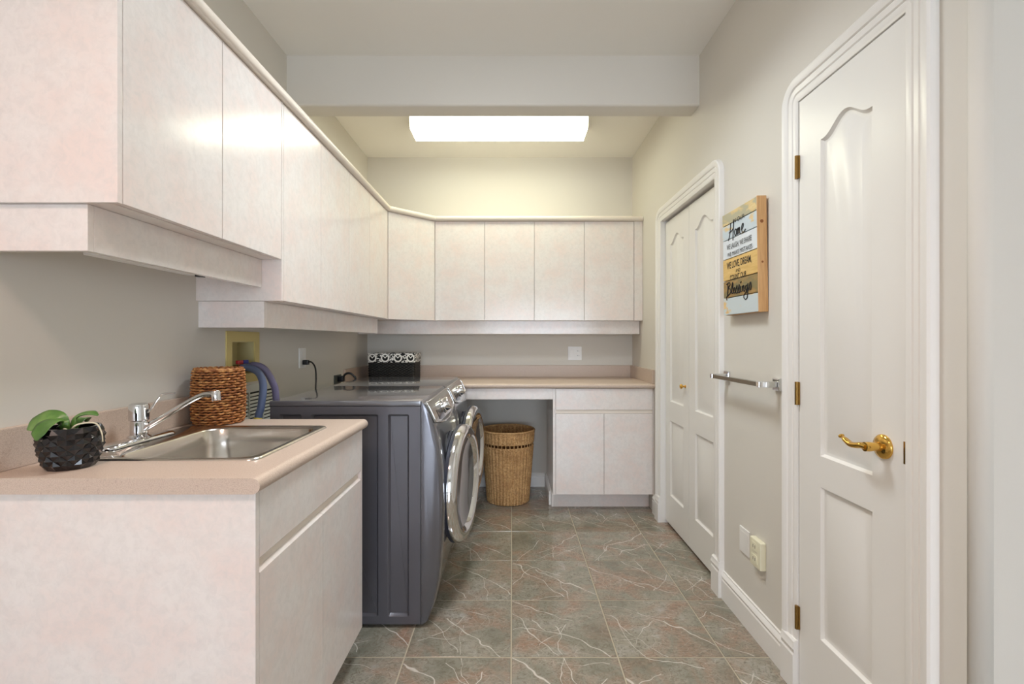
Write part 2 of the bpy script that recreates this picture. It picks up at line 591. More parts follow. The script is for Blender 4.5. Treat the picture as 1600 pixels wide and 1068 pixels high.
def painted_plank(name, wa, wb, pc, lo, hi):
    m = wood(name, wa, wb, (40, 3, 40))
    src = bsdf(m).inputs['Base Color'].links[0].from_socket
    v = coords(m, (1, 1, 2.2))
    n = noise(m, v, 11, 4, 0.6)
    lk(m, mix(m, ramp(m, n.outputs['Fac'], [(lo, (1, 1, 1, 1)), (hi, (0, 0, 0, 1))]), src, pc), bsdf(m).inputs['Base Color'])
    return m
M['pine'] = wood('pine_frame', RGB(196, 150, 98), RGB(212, 168, 116), (40, 40, 3))
M['pl1'] = painted_plank('plank_tan_grey', RGB(208, 182, 124), RGB(220, 198, 146), RGB(176, 170, 142), 0.48, 0.56)
M['pl2'] = painted_plank('plank_blue_tan', RGB(214, 184, 128), RGB(226, 202, 152), RGB(194, 206, 212), 0.55, 0.62)
M['pl3'] = painted_plank('plank_white', RGB(206, 196, 168), RGB(214, 206, 184), RGB(214, 220, 224), 0.66, 0.74)
M['pl4'] = wood('plank_honey', RGB(206, 168, 96), RGB(222, 188, 120), (40, 3, 40))
M['pl5'] = painted_plank('plank_brown', RGB(150, 118, 66), RGB(172, 138, 84), RGB(128, 116, 78), 0.45, 0.6)
M['pl6'] = painted_plank('plank_pale_blue', RGB(214, 176, 112), RGB(226, 194, 136), RGB(196, 206, 208), 0.56, 0.62)
M['ink'] = new_mat('black_ink', RGB(40, 38, 37), 0.85)
M['nickel'] = new_mat('dark_nickel', RGB(150, 146, 134), 0.18, 1.0)
def emis(name, col, st):
    m = new_mat(name, (0.85, 0.85, 0.82, 1), 0.3)
    b = bsdf(m)
    b.inputs['Emission Color'].default_value = col + (1,)
    b.inputs['Emission Strength'].default_value = st
    return m
M['lens'] = emis('fluorescent_lens', FLUO_COL, FLUO_STRENGTH)
M['lens_side'] = emis('fluorescent_lens_side', FLUO_COL, FLUO_SIDE)
M['fixture'] = new_mat('white_fixture_enamel', RGB(232, 230, 222), 0.35)
def glassm():
    m = new_mat('window_glass', (1, 1, 1, 1), 0.0)
    bsdf(m).inputs['Transmission Weight'].default_value = 1.0
    bsdf(m).inputs['IOR'].default_value = 1.05
    return m
M['glass'] = glassm()

# ------------------------------------------------------------------ room dimensions
XL, XR = -1.209, 1.006
YB = 4.083            # back wall
YR = -4.5             # rear wall behind the camera
XE = 2.6              # far side of the area behind the camera
YC = 1.05             # free corner of the right wall
ZC = 2.746

def wall_cells(bm, axis, p0, p1, a, z, holes):
    """boxes filling a x z minus the openings. axis 'x' : wall plane normal to x, a runs along y"""
    A = sorted({a[0], a[1], *[h[0] for h in holes], *[h[1] for h in holes]})
    Z = sorted({z[0], z[1], *[h[2] for h in holes], *[h[3] for h in holes]})
    for i in range(len(A) - 1):
        for j in range(len(Z) - 1):
            ca, cz = (A[i] + A[i + 1]) / 2, (Z[j] + Z[j + 1]) / 2
            if any(h[0] < ca < h[1] and h[2] < cz < h[3] for h in holes):
                continue
            if axis == 'x':
                add_box(bm, (p0, p1), (A[i], A[i + 1]), (Z[j], Z[j + 1]))
            else:
                add_box(bm, (A[i], A[i + 1]), (p0, p1), (Z[j], Z[j + 1]))
def structure(o, label, cat):
    return tag(o, label, cat, kind='structure')

# floor: grout bed + single tiles
floor = thing('floor', (0, 0, 0), 'glossy veined grey-green and brown stone tile floor with pale grout', 'floor', kind='structure')
boxes('grout_bed', [((XL, XE), (YR, YC + 0.1), (-0.06, -0.002)), ((XL, XR + 0.1), (YC + 0.1, YB), (-0.06, -0.002))], M['grout'], floor)
TS = 0.411
tile_cache = {}
def add_tile(x0, x1, y0, y1):
    key = (round(x1 - x0, 4), round(y1 - y0, 4))
    if key not in tile_cache:
        bm = bmesh.new()
        hx, hy = key[0] / 2, key[1] / 2
        add_box(bm, (-hx, hx), (-hy, hy), (-0.008, 0), 0.0012, 1)
        me = bpy.data.meshes.new('tile'); bm.to_mesh(me); bm.free()
        me.materials.append(M['tile'])
        tile_cache[key] = me
    o = bpy.data.objects.new('tile', tile_cache[key])
    COL.objects.link(o)
    o.parent = floor
    o.location = ((x0 + x1) / 2, (y0 + y1) / 2, 0)
    if abs(key[0] - key[1]) < 0.001:
        o.rotation_euler.z = math.pi / 2 * random.choice((0, 0, 2, 1))
G = 0.0031
for i in range(-4, 8):
    for j in range(-17, 7):
        x0, x1 = -0.003 + i * TS + G, -0.003 + (i + 1) * TS - G
        y0, y1 = 1.8806 + j * TS + G, 1.8806 + (j + 1) * TS - G
        x0, y0 = max(x0, XL), max(y0, YR)
        y1 = min(y1, YB)
        if y0 > YC - 0.02:
            x1 = min(x1, XR + 0.05)
        else:
            x1 = min(x1, XE)
            if x1 > XR + 0.05: y1 = min(y1, YC)
        if x1 - x0 > 0.02 and y1 - y0 > 0.02:
            add_tile(x0, x1, y0, y1)

# ceiling
structure(boxes('ceiling', [((XL - .1, XE + .1), (YR - .1, YB + .1), (ZC, ZC + 0.1))], M['ceil']), 'plain off-white painted ceiling', 'ceiling')
# beam with eased edges
bm = bmesh.new()
bp = [(2.62, ZC)] + [(2.62 + 0.014 - 0.014 * math.cos(a), 2.477 + 0.014 - 0.014 * math.sin(a)) for a in [math.radians(q) for q in range(0, 91, 18)]] + \
     [(2.756 - 0.014 + 0.014 * math.sin(a), 2.477 + 0.014 - 0.014 * math.cos(a)) for a in [math.radians(q) for q in range(0, 91, 18)]] + [(2.756, ZC)]
add_prism(bm, bp, lambda p, q, a: (a, p, q), XL, XR)
bmesh.ops.recalc_face_normals(bm, faces=bm.faces)
structure(obj_bm('ceiling_beam', bm, M['paint'], None, 30), 'boxed greige ceiling beam crossing the room before the lit lamp', 'beam')

# walls
bm = bmesh.new()
UB = (2.10, 2.285, 1.065, 1.213)      # washer outlet box opening
wall_cells(bm, 'x', XL - 0.08, XL, (YR, YB), (0, ZC), [UB])
add_box(bm, (XL - 0.16, XL - 0.08), (YR, YB), (0, ZC))
structure(obj_bm('wall_left', bm, M['paint']), 'long greige wall behind the sink counter and laundry machines', 'wall')
bm = bmesh.new()
add_box(bm, (XL - .16, XR + .2), (YB, YB + 0.1), (0, ZC))
structure(obj_bm('wall_back', bm, M['paint']), 'greige end wall above and below the far wall cabinets', 'wall')
# right wall with two door openings and a rounded free end
BD = (2.40, 3.27, 0.0, 2.015)
ND = (1.235, 1.70, 0.0, 2.05)
bm = bmesh.new()
wall_cells(bm, 'x', XR, XR + 0.09, (YC + 0.03, YB), (0, ZC), [BD, ND])
add_box(bm, (XR + 0.09, XR + 0.18), (YC + 0.03, YB), (0, ZC))
rr = 0.03
pr = [(XR + rr - rr * math.sin(a), YC + rr - rr * math.cos(a)) for a in [math.radians(q) for q in range(0, 91, 10)]]
pr = [(XR + 0.18, YC)] + pr + [(XR + 0.18, YC + 0.03)]
t = bmesh.new(); add_prism(t, pr, lambda p, q, a: (p, q, a), 0, ZC)
bmesh.ops.recalc_face_normals(t, faces=t.faces)
for f in t.faces: f.smooth = abs(f.normal.z) < 0.5
merge(bm, t)
me_o = obj_bm('wall_right', bm, M['paint'], None, False)
for p in me_o.data.polygons:
    p.use_smooth = (p.center.y < YC + 0.029 and p.center.x < XR + 0.03)
structure(me_o, 'greige wall with two white doors and a rounded near end', 'wall')
structure(boxes('wall_side', [((XR + 0.18, XE + .1), (YC, YC + 0.13), (0, ZC))], M['paint']), 'wall turning right beyond the rounded corner', 'wall')
structure(boxes('wall_east', [((XE, XE + 0.1), (YR, YC), (0, ZC))], M['paint']), 'side wall of the room behind the viewer', 'wall')
bm = bmesh.new()
WO = (-0.75, 1.85, 0.06, 2.10)
wall_cells(bm, 'y', YR - 0.1, YR, (XL - .1, XE + .1), (0, ZC), [WO])
structure(obj_bm('wall_rear', bm, M['paint']), 'rear wall with an added glazed patio door behind the viewer', 'wall')
# unseen patio door behind the camera, added to account for the daylight
pd = thing('added_window_1', (0.55, YR - 0.05, 0.06), 'added white framed sliding patio door behind the viewer', 'window', kind='structure')
boxes('window_frame', [((WO[0], WO[0] + .05), (YR - .08, YR - .02), (WO[2], WO[3])), ((WO[1] - .05, WO[1]), (YR - .08, YR - .02), (WO[2], WO[3])),
      ((0.52, 0.58), (YR - .08, YR - .02), (WO[2] + .05, WO[3] - .05)), ((WO[0] + .05, WO[1] - .05), (YR - .08, YR - .02), (WO[3] - .05, WO[3])), ((WO[0] + .05, WO[1] - .05), (YR - .08, YR - .02), (WO[2], WO[2] + .05))], M['trim'], pd)
for a, b in ((WO[0] + .05, .52), (.58, WO[1] - .05)):
    box('pane', (a, b), (YR - .053, YR - .047), (WO[2] + .05, WO[3] - .05), M['glass'], pd, 0)

# baseboards
BB = [(0, 0), (0.016, 0), (0.016, 0.088), (0.013, 0.094), (0.013, 0.102), (0.017, 0.106), (0.012, 0.116), (0.007, 0.122), (0.007, 0.128), (0, 0.130)]
def baseboard_x(name, y0, y1, label, h=1.0, side=XR):
    o = prism(name, BB, lambda p, q, a: (side - p, a, q * h), y0, y1, M['trim'], None, 25)
    structure(o, label, 'baseboard')
baseboard_x('baseboard_right', 1.785 + .002, 2.32 - .002, 'white moulded baseboard between the two doors')
baseboard_x('baseboard_right', 3.35, 3.452, 'short white baseboard between folding door and base cabinet')
baseboard_x('baseboard_right', YC + 0.03, 1.148, 'short white baseboard at the rounded wall end')
structure(prism('baseboard_back', BB, lambda p, q, a: (a, YB - p, q * 0.86), XL, 0.272, M['trim'], None, 25), 'white baseboard on the end wall under the worktop', 'baseboard')
structure(prism('baseboard_left', BB, lambda p, q, a: (XL + p, a, q), 1.95, 4.066, M['trim'], None, 25), 'white baseboard along left wall behind the machines', 'baseboard')

# door casings: moulded profile carried round the opening, outer corners rounded
CAS = [(0.0, 0.0), (0.0, 0.011), (0.006, 0.014), (0.022, 0.014), (0.026, 0.011), (0.030, 0.015), (0.046, 0.017), (0.050, 0.014), (0.054, 0.019), (0.066, 0.023), (0.078, 0.024), (0.084, 0.020), (0.086, 0.0)]
def casing(name, op, label, plinth_h):
    y0, y1, _, zt = op
    root = thing(name, (XR, (y0 + y1) / 2, 0), label, 'door casing', kind='structure')
    bm = bmesh.new()
    cols = []
    NA = 10
    for wv, th in CAS:
        pts = [(y0 - wv, 0.0), (y0 - wv, zt)]
        pts += [(y0 - wv * math.cos(math.radians(90 * k / NA)), zt + wv * math.sin(math.radians(90 * k / NA))) for k in range(1, NA + 1)]
        pts += [(y1 + wv * math.sin(math.radians(90 * k / NA)), zt + wv * math.cos(math.radians(90 * k / NA))) for k in range(0, NA + 1)]
        pts += [(y1 + wv, 0.0)]
        cols.append([bm.verts.new((XR - th, a, b)) for a, b in pts])
    for c0, c1 in zip(cols[:-1], cols[1:]):
        for i in range(len(c0) - 1):
            try: bm.faces.new((c0[i], c0[i + 1], c1[i + 1], c1[i]))
            except ValueError: pass
    bmesh.ops.remove_doubles(bm, verts=bm.verts, dist=1e-6)
    bmesh.ops.recalc_face_normals(bm, faces=bm.faces)
    o = obj_bm('casing', bm, M['trim'], root, 28)
    # jamb lining
    boxes('jamb', [((XR - 0.0105, XR + 0.088), (y0, y0 + 0.001), (0, zt)), ((XR - 0.0105, XR + 0.088), (y1 - 0.001, y1), (0, zt)), ((XR - 0.0105, XR + 0.088), (y0, y1), (zt - 0.001, zt))], M['trim'], root)
    PL = [(0, 0), (0.029, 0), (0.029, plinth_h - 0.052), (0.026, plinth_h - 0.046), (0.026, plinth_h - 0.034), (0.031, plinth_h - 0.029), (0.026, plinth_h - 0.016), (0.025, plinth_h - 0.006), (0.018, plinth_h), (0, plinth_h)]
    for a, b in ((y0 - 0.087, y0 + 0.0005), (y1 - 0.0005, y1 + 0.079)):
        prism('plinth_block', PL, lambda p, q, c: (XR - p, c, q), a, b, M['trim'], root, 25)
    return root
casing('trim_1', BD, 'white moulded casing with rounded corners round the folding closet door', 0.17)
casing('trim_2', ND, 'white moulded casing with rounded corners round the narrow hinged door', 0.175)

# panelled door leaf (u runs away from the far edge towards the viewer)
def panel(u0, v0, u1, v1):
    return lambda o: rect(u0 + o, v0 + o, u1 - o, v1 - o)
def arch(u0, u1, v0, vs_, vp):
    return lambda o: arch_pts(u0 + o, u1 - o, v0 + o, vs_ - o, vp - o)
def arch_pts(u0, u1, v0, vs_, vp):
    """rectangle with a cathedral top, counter-clockwise"""
    pts = [(u0, v0), (u1, v0), (u1, vs_)]
    n = 22
    for k in range(1, n):
        t = k / n
        s = abs(2 * t - 1)
        e = 0.5 + 0.5 * math.cos(math.pi * min(1, s * 1.12))
        pts.append((u1 + (u0 - u1) * t, vs_ + (vp - vs_) * e))
    pts.append((u0, vs_))
    return pts
PROF = [(0.0, 0.0), (0.003, -0.004), (0.008, -0.009), (0.013, -0.010), (0.018, -0.010), (0.040, -0.0025)]
def leaf_slab(name, xf, yfar, ynear, z0, z1, holes, mat, parent, thick=0.034):
    W = yfar - ynear
    bm = bmesh.new()
    hs = [[(h(o), d) for o, d in PROF] for h in holes]
    add_relief(bm, rect(0, 0, W, z1 - z0), hs, thick, lambda u, v, d: (xf - d, yfar - u, z0 + v))
    return obj_bm(name, bm, mat, parent, 20)
d2 = thing('door_2', (1.0, 1.4675, 0), 'narrow white two-panel hinged door with brass lever', 'door', kind='structure')
leaf_slab('leaf', 0.998, 1.696, 1.239, 0.012, 2.045, [arch(0.116, 0.457 - 0.113, 0.833, 1.856, 1.902), panel(0.116, 0.240, 0.457 - 0.113, 0.733)], M['door'], d2)
for zc in (1.82, 1.035, 0.257):
    bm = bmesh.new()
    add_lathe(bm, [(0, -0.040), (0.0062, -0.040), (0.0062, -0.014), (0.0056, -0.0135), (0.0062, -0.013), (0.0062, 0.013), (0.0056, 0.0135), (0.0062, 0.014), (0.0062, 0.040), (0, 0.040)], (0.990, 1.6985, zc), n=14)
    add_box(bm, (0.992, 0.9975), (1.6905, 1.6975), (zc - 0.039, zc + 0.039))
    bmesh.ops.recalc_face_normals(bm, faces=bm.faces)
    obj_bm('hinge', bm, M['oldbrass'], d2, 40)
# lever handle
RZ, RY = 0.934, 1.311
hd = lathe('lever_handle', [(0, 0.0), (0.033, 0.0), (0.033, 0.004), (0.030, 0.008), (0.020, 0.011), (0.0125, 0.013), (0.0115, 0.030), (0.013, 0.040), (0.0125, 0.052), (0, 0.055)], (0.998, RY, RZ), M['brass'], d2, axis=(-1, 0, 0), n=28)
hd['label'] = 'polished brass lever handle with wavy grip'
lp = [(0.950, RY - 0.004, RZ), (0.947, RY + 0.012, RZ + 0.001), (0.945, RY + 0.032, RZ - 0.003), (0.945, RY + 0.052, RZ - 0.004), (0.946, RY + 0.075, RZ + 0.004), (0.949, RY + 0.096, RZ + 0.010)]
bm = bmesh.new()
pp = catmull(lp, 8)
rl = [0.0105, 0.011, 0.0105, 0.010, 0.0085, 0.004]
rr2 = [rl[min(int(i / 8), 4)] + (rl[min(int(i / 8) + 1, 5)] - rl[min(int(i / 8), 4)]) * ((i % 8) / 8) for i in range(len(pp))]
add_tube(bm, pp, rr2, 12, flat=0.8)
bmesh.ops.recalc_face_normals(bm, faces=bm.faces)
obj_bm('grip', bm, M['brass'], hd, 50)
box('latch_plate', (0.9972, 0.9992), (1.2388, 1.2445), (0.905, 0.962), M['oldbrass'], d2, 0.0004)

d1 = thing('door_1', (1.03, 2.835, 0), 'white bifold closet door of two arched-panel leaves', 'door', kind='structure')
for yf, yn in ((3.266, 2.8365), (2.8335, 2.404)):
    Wd = yf - yn
    leaf_slab('leaf', 1.028, yf, yn, 0.022, 2.000, [arch(0.092, Wd - 0.092, 0.80, 1.818, 1.868), panel(0.092, 0.19, Wd - 0.092, 0.675)], M['door'], d1)
lathe('knob', [(0, 0), (0.010, 0), (0.010, 0.003), (0.005, 0.006), (0.0055, 0.014), (0.012, 0.019), (0.0145, 0.026), (0.011, 0.032), (0, 0.034)], (1.028, 2.895, 0.945), M['brass'], d1, axis=(-1, 0, 0), n=20)['label'] = 'small round brass knob'
boxes('closet_shadow_gap', [((1.066, 1.09), (2.403, 3.267), (0.0, 2.014))], M['dark'], d1)

# ------------------------------------------------------------------ wall cabinets
LAM = M['lam']
XF = -0.880          # front plane of left wall cabinets
ZT, ZN, ZL = 2.132, 1.527, 1.370
DT = 0.018           # door thickness
g = 0.0015
def upper_left(name, y0, y1, zb, splits, label, group=None):
    t = thing(name, ((XL + XF) / 2, (y0 + y1) / 2, zb), label, 'cabinet', group)
    box('carcass', (XL, XF - DT - 0.002), (y0, y1), (zb, ZT), LAM, t, 0.0005)
    for a, b in zip(splits[:-1], splits[1:]):
        box('door', (XF - DT, XF), (a + g, b - g), (zb + 0.001, ZT - 0.002), LAM, t, 0.0012)
    return t
c1 = upper_left('wall_cabinet', 1.104, 1.866, ZN, (1.104, 1.485, 1.866), 'shorter two-door white laminate wall cabinet above the sink')
box('end_panel', (XL, XF), (1.089, 1.1035), (ZN, ZT), LAM, c1, 0.0012)
box('valance', (-0.976, -0.956), (1.118, 1.866), (1.421, ZN - 0.0005), LAM, c1, 0.001)
box('valance_return', (XL, -0.956), (1.100, 1.1175), (1.421, ZN - 0.0005), LAM, c1, 0.001)
c2 = upper_left('wall_cabinet', 1.882, 2.640, ZL, (1.882, 2.251, 2.640), 'two-door white laminate wall cabinet above the nearer machine')
box('end_panel', (XL, XF), (1.8675, 1.8815), (ZL, ZT), LAM, c2, 0.0012)
c3 = upper_left('wall_cabinet', 2.6405, 3.46, ZL, (2.640, 3.020, 3.405), 'two-door white laminate wall cabinet between corner unit and sink-side units')
box('filler_strip', (XF - DT, XF - 0.001), (3.4065, 3.459), (ZL, ZT), LAM, c3, 0.0008)
vl = thing('valance', (-0.966, 2.68, 1.268), 'white light valance under the long left wall cabinets', 'valance')
box('front_board', (-0.976, -0.956), (1.900, 3.473), (1.268, ZL - 0.0005), LAM, vl, 0.001)
box('end_return', (XL, -0.956), (1.882, 1.8995), (1.268, ZL - 0.0005), LAM, vl, 0.001)
# diagonal corner unit
YF = 3.753
XD = -0.592
cc = thing('corner_cabinet', (-1.0, 3.85, ZL), 'diagonal corner wall cabinet with one white laminate door', 'cabinet')
A = Vector((XF, 3.462)); B = Vector((XD, YF))
dd = (B - A).normalized(); nn = Vector((dd.y, -dd.x))
ins = nn * (-DT - 0.002)
cp = [(XL, 3.4605), (A.x + ins.x, 3.4605), (B.x - 0.0005, B.y + ins.y), (B.x - 0.0005, YB), (XL, YB)]
prism('carcass', cp, lambda p, q, a: (p, q, a), ZL, ZT, LAM, cc, 10)
q0 = A + dd * 0.003; q1 = B - dd * 0.003
dq = [q0, q1, q1 - nn * DT, q0 - nn * DT]
prism('door', [(v.x, v.y) for v in dq], lambda p, q, a: (p, q, a), ZL + 0.001, ZT - 0.002, LAM, cc, 10)
def upper_back(x0, x1, splits, label):
    t = thing('wall_cabinet', ((x0 + x1) / 2, YF + 0.16, ZL), label, 'cabinet')
    box('carcass', (x0, x1), (YF + DT + 0.002, YB), (ZL, ZT), LAM, t, 0.0005)
    for a, b in zip(splits[:-1], splits[1:]):
        box('door', (a + g, b - g), (YF, YF + DT), (ZL + 0.001, ZT - 0.002), LAM, t, 0.0012)
    return t
upper_back(XD, 0.1718, (XD, -0.210, 0.172), 'two-door wall cabinet on the end wall, next to the corner unit')
cb = upper_back(0.1722, 1.004, (0.172, 0.556, 0.938), 'two-door wall cabinet on the end wall, next to the folding door')
box('filler_strip', (0.9395, 1.004), (YF + 0.001, YF + DT), (ZL, ZT), LAM, cb, 0.0008)
tag(box('valance', (XL, 1.0), (3.83, 3.85), (1.268, ZL - 0.0005), LAM, None, 0.001, origin=(-0.1, 3.84, 1.268)), 'white light valance under the end wall cabinets', 'valance')
# bullnose crown following all wall cabinets
path = [Vector((XL, 1.089)), Vector((XF, 1.089)), Vector((XF, 3.462)), Vector((XD, YF)), Vector((1.004, YF))]
cprof = [(-0.03, 0.0), (0.0, 0.0), (0.004, -0.003)]
cprof = [(-0.03, 0.001), (0.008, 0.001)] + [(0.008 + 0.016 * math.sin(math.radians(a)), 0.020 - 0.019 * math.cos(math.radians(a))) for a in range(15, 180, 15)] + [(0.008, 0.039), (-0.03, 0.039)]
bm = bmesh.new()
rings = []
for i, p in enumerate(path):
    if i == 0: e1 = e2 = (path[1] - p).normalized()
    elif i == len(path) - 1: e1 = e2 = (p - path[i - 1]).normalized()
    else:
        e1 = (p - path[i - 1]).normalized(); e2 = (path[i + 1] - p).normalized()
    n1 = Vector((e1.y, -e1.x)); n2 = Vector((e2.y, -e2.x))
    mm = n1 + n2; mm = mm / mm.dot(n1)
    rings.append([bm.verts.new((p.x + mm.x * o_, p.y + mm.y * o_, ZT + z_)) for o_, z_ in cprof])
for a, b in zip(rings[:-1], rings[1:]):
    for k in range(len(cprof)):
        k2 = (k + 1) % len(cprof)
        bm.faces.new((a[k], a[k2], b[k2], b[k]))
bm.faces.new(rings[0]); bm.faces.new(rings[-1][::-1])
bmesh.ops.recalc_face_normals(bm, faces=bm.faces)
tag(obj_bm('crown_moulding', bm, M['lamedge'], None, 30, origin=(XF, 3.0, ZT)), 'rounded cream bullnose moulding along the top of all wall cabinets', 'moulding')
# small strip lamp under the near cabinet
ul = thing('under_cabinet_light', (-1.05, 1.45, 1.44), 'slim white strip light tucked behind the near valance', 'light')
box('housing', (-1.09, -1.01), (1.24, 1.64), (1.436, 1.5265), M['whitepl'], ul, 0.003)
box('switch', (-1.04, -1.02), (1.60, 1.625), (1.428, 1.4355), M['black'], ul, 0.001)

# ------------------------------------------------------------------ sink base cabinet, countertop, sink, faucet
sb = thing('sink_cabinet', (-0.89, 1.49, 0), 'white laminate sink base cabinet with drawer panel over two doors', 'cabinet')
XB = -0.578
box('end_panel', (XL, XB), (1.100, 1.118), (0.0, 0.8755), LAM, sb, 0.0025).__setitem__('label', 'broad pale pinkish end panel')
prism('end_panel', [(XL, 0), (XB - .061, 0), (XB - .061, .115), (XB, .115), (XB, .8755), (XL, .8755)], lambda p, q, a: (p, a, q), 1.868, 1.8835, LAM, sb, 10)
box('bottom_panel', (XL, XB - 0.022), (1.1185, 1.8675), (0.115, 0.131), LAM, sb, 0.0005)
box('back_panel', (XL + 0.001, XL + 0.010), (1.1185, 1.8675), (0.1315, 0.870), LAM, sb, 0.0005)
box('toe_kick', (XB - 0.075, XB - 0.06), (1.1185, 1.8675), (0.0, 0.1145), LAM, sb, 0.0005)
def pull_front(name, y0, y1, z0, z1, parent, top_cham=0.0, bot_cham=0.0):
    """slab whose finger edge is cut back (drawer panel: below, door: above)"""
    pr = [(XB - DT, z0), (XB - bot_cham, z0), (XB, z0 + bot_cham * 1.2), (XB, z1 - top_cham * 0.6), (XB - top_cham, z1), (XB - DT, z1)]
    pr2 = []
    for p in pr:
        if not pr2 or (abs(p[0] - pr2[-1][0]) + abs(p[1] - pr2[-1][1])) > 1e-6: pr2.append(p)
    return prism(name, pr2, lambda p, q, a: (p, a, q), y0, y1, LAM, parent, 10)
pull_front('drawer_front', 1.1195, 1.8665, 0.7187, 0.8745, sb, 0, 0.003)
pull_front('door', 1.1195, 1.4915, 0.115, 0.6945, sb, 0.012, 0)
pull_front('door', 1.4935, 1.8665, 0.115, 0.6945, sb, 0.012, 0)
box('finger_rail', (XB - 0.030, XB - 0.012), (1.119, 1.867), (0.66, 0.75), M['lamedge'], sb, 0.0005)

CT, CTH = 0.912, 0.036
def nose_profile(d_back, th=CTH):
    """(distance behind the front edge, z) rounded nosing at 0"""
    r = th / 2
    return [(d_back, CT - th)] + [(r - r * math.sin(math.radians(a)), CT - r - r * math.cos(math.radians(a))) for a in range(0, 181, 15)] + [(d_back, CT)]
XCF = -0.562
YS0, YS1 = 1.088, 1.905
HX0, HX1, HY0, HY1 = -1.120, -0.672, 1.268, 1.712
ctp = thing('sink_countertop', (-0.88, 1.5, CT), 'speckled beige laminate countertop holding the stainless sink', 'countertop')
bm = bmesh.new()
t = bmesh.new(); add_prism(t, nose_profile(-HX1 + XCF), lambda p, q, a: (XCF - p, a, q), YS0, YS1)
bmesh.ops.recalc_face_normals(t, faces=t.faces); merge(bm, t)
for x, y in (((XL, HX0), (YS0, YS1)), ((HX0, HX1), (YS0, HY0)), ((HX0, HX1), (HY1, YS1))):
    add_box(bm, x, y, (CT - CTH, CT))
obj_bm('worktop', bm, M['counter'], ctp, 30)
box('backsplash', (XL, XL + 0.019), (YS0, YS1), (CT + 0.0003, CT + 0.100), M['counter'], ctp, 0.002)

sk = thing('sink', (-0.90, 1.49, CT), 'square stainless steel drop-in sink with rounded bowl', 'sink')
def RZs(x0, y0, x1, y1, r, z): return [(a, b, z) for a, b in rrect(x0, y0, x1, y1, r, 6)]
SX0, SX1, SY0, SY1 = -1.150, -0.650, 1.243, 1.735
rings = [RZs(SX0, SY0, SX1, SY1, .030, CT + .0004), RZs(SX0 + .002, SY0 + .002, SX1 - .002, SY1 - .002, .029, CT + .005), RZs(SX0 + .008, SY0 + .008, SX1 - .008, SY1 - .008, .026, CT + .006),
         RZs(-1.052, SY0 + .024, SX1 - .024, SY1 - .024, .062, CT + .003), RZs(-1.047, SY0 + .029, SX1 - .029, SY1 - .029, .060, CT - .004),
         RZs(-1.040, SY0 + .036, SX1 - .036, SY1 - .036, .062, CT - .05), RZs(-1.028, SY0 + .048, SX1 - .048, SY1 - .048, .070, CT - .155),
         RZs(-1.008, SY0 + .068, SX1 - .068, SY1 - .068, .075, CT - .178), RZs(-0.93, SY0 + .16, SX1 - .18, SY1 - .16, .04, CT - .184)]
loft('basin', rings, M['steel'], sk, smooth=60)
lathe('drain', [(0, .001), (.022, .001), (.034, .003), (.042, .004), (.044, .0)], (-0.876, 1.489, CT - .1835), M['chrome'], sk, n=24)

fc = thing('faucet', (-1.10, 1.465, CT + 0.006), 'single-lever chrome faucet with long rising spout on the sink deck', 'faucet')
FX, FY, FZ = -1.119, 1.465, CT + 0.0063
rings = [[(a, b, FZ + h) for a, b in rrect(FX - wx, FY - wy, FX + wx, FY + wy, wx * 0.98, 8)] for wx, wy, h in ((.029, .135, 0), (.029, .135, .003), (.025, .128, .009), (.017, .112, .012), (.007, .06, .013))]
loft('deck_plate', rings, M['chrome'], fc, cap0=True, smooth=50)
lathe('body', [(0, .008), (.030, .008), (.030, .014), (.0225, .020), (.0225, .058), (.0215, .060), (0, .061)], (FX, FY, FZ), M['chrome'], fc, n=32)
lathe('cap', [(0, .0613), (.0245, .0613), (.0262, .063), (.0262, .104), (.0245, .110), (.018, .113), (0, .114)], (FX, FY, FZ), M['chrome'], fc, n=32)
tube('spout', [(FX + .012, FY, FZ + .036), (FX + .035, FY, FZ + .048), (FX + .09, FY, FZ + .080), (FX + .145, FY, FZ + .114), (FX + .190, FY, FZ + .136), (FX + .224, FY, FZ + .140)], [.0105, .010, .0085, .0075, .0075, .0085], M['chrome'], fc, 14)
lathe('aerator', [(0, .016), (.010, .016), (.0125, .012), (.0125, -.012), (.0115, -.014), (0, -.014)], (FX + .231, FY, FZ + .134), M['chrome'], fc, axis=(-0.12, 0, 1), n=20)
tube('lever', [(FX + .020, FY, FZ + .082), (FX + .036, FY, FZ + .096), (FX + .052, FY, FZ + .120), (FX + .068, FY, FZ + .138), (FX + .088, FY, FZ + .143), (FX + .108, FY, FZ + .143)], [.004, .0032, .003, .003, .0032, .0028], M['chrome'], fc, 10)
box('lever_slot', (FX + .0225, FX + .0272), (FY - .006, FY + .006), (FZ + .072, FZ + .094), M['black'], fc, .001)

# ------------------------------------------------------------------ woven seagrass basket by the sink
def woven(name, cx, cy, z0, z1, rfun, rows, stakes, sr, amp, alternate, mat, parent, per=6, sides=6, vflat=None, jitter=0.0):
    bm = bmesh.new()
    n = stakes * per
    for i in range(rows):
        z = z0 + (i + 0.5) * (z1 - z0) / rows
        vr = (z1 - z0) / rows * 0.5 * (0.82 if alternate else 1.1)
        jz = random.uniform(-jitter, jitter)
        pts = []
        for k in range(n):
            a = 2 * math.pi * k / n
            if alternate:
                wv = math.cos(stakes / 2 * a + math.pi * i)
            else:
                wv = 2 * abs(math.cos(stakes / 2 * a)) - 1
            r = rfun((z - z0) / (z1 - z0)) + amp * wv
            pts.append((cx + r * math.cos(a), cy + r * math.sin(a), z + jz + (0.25 * vr * math.sin(stakes * a + i) if alternate else 0)))
        add_tube(bm, pts, sr, sides, closed=True, flat=vr / sr, flat_axis=(0, 0, 1))
    bmesh.ops.recalc_face_normals(bm, faces=bm.faces)
    return obj_bm(name, bm, mat, parent, 'all')
SBX, SBY, SBZ = -1.095, 1.824, CT
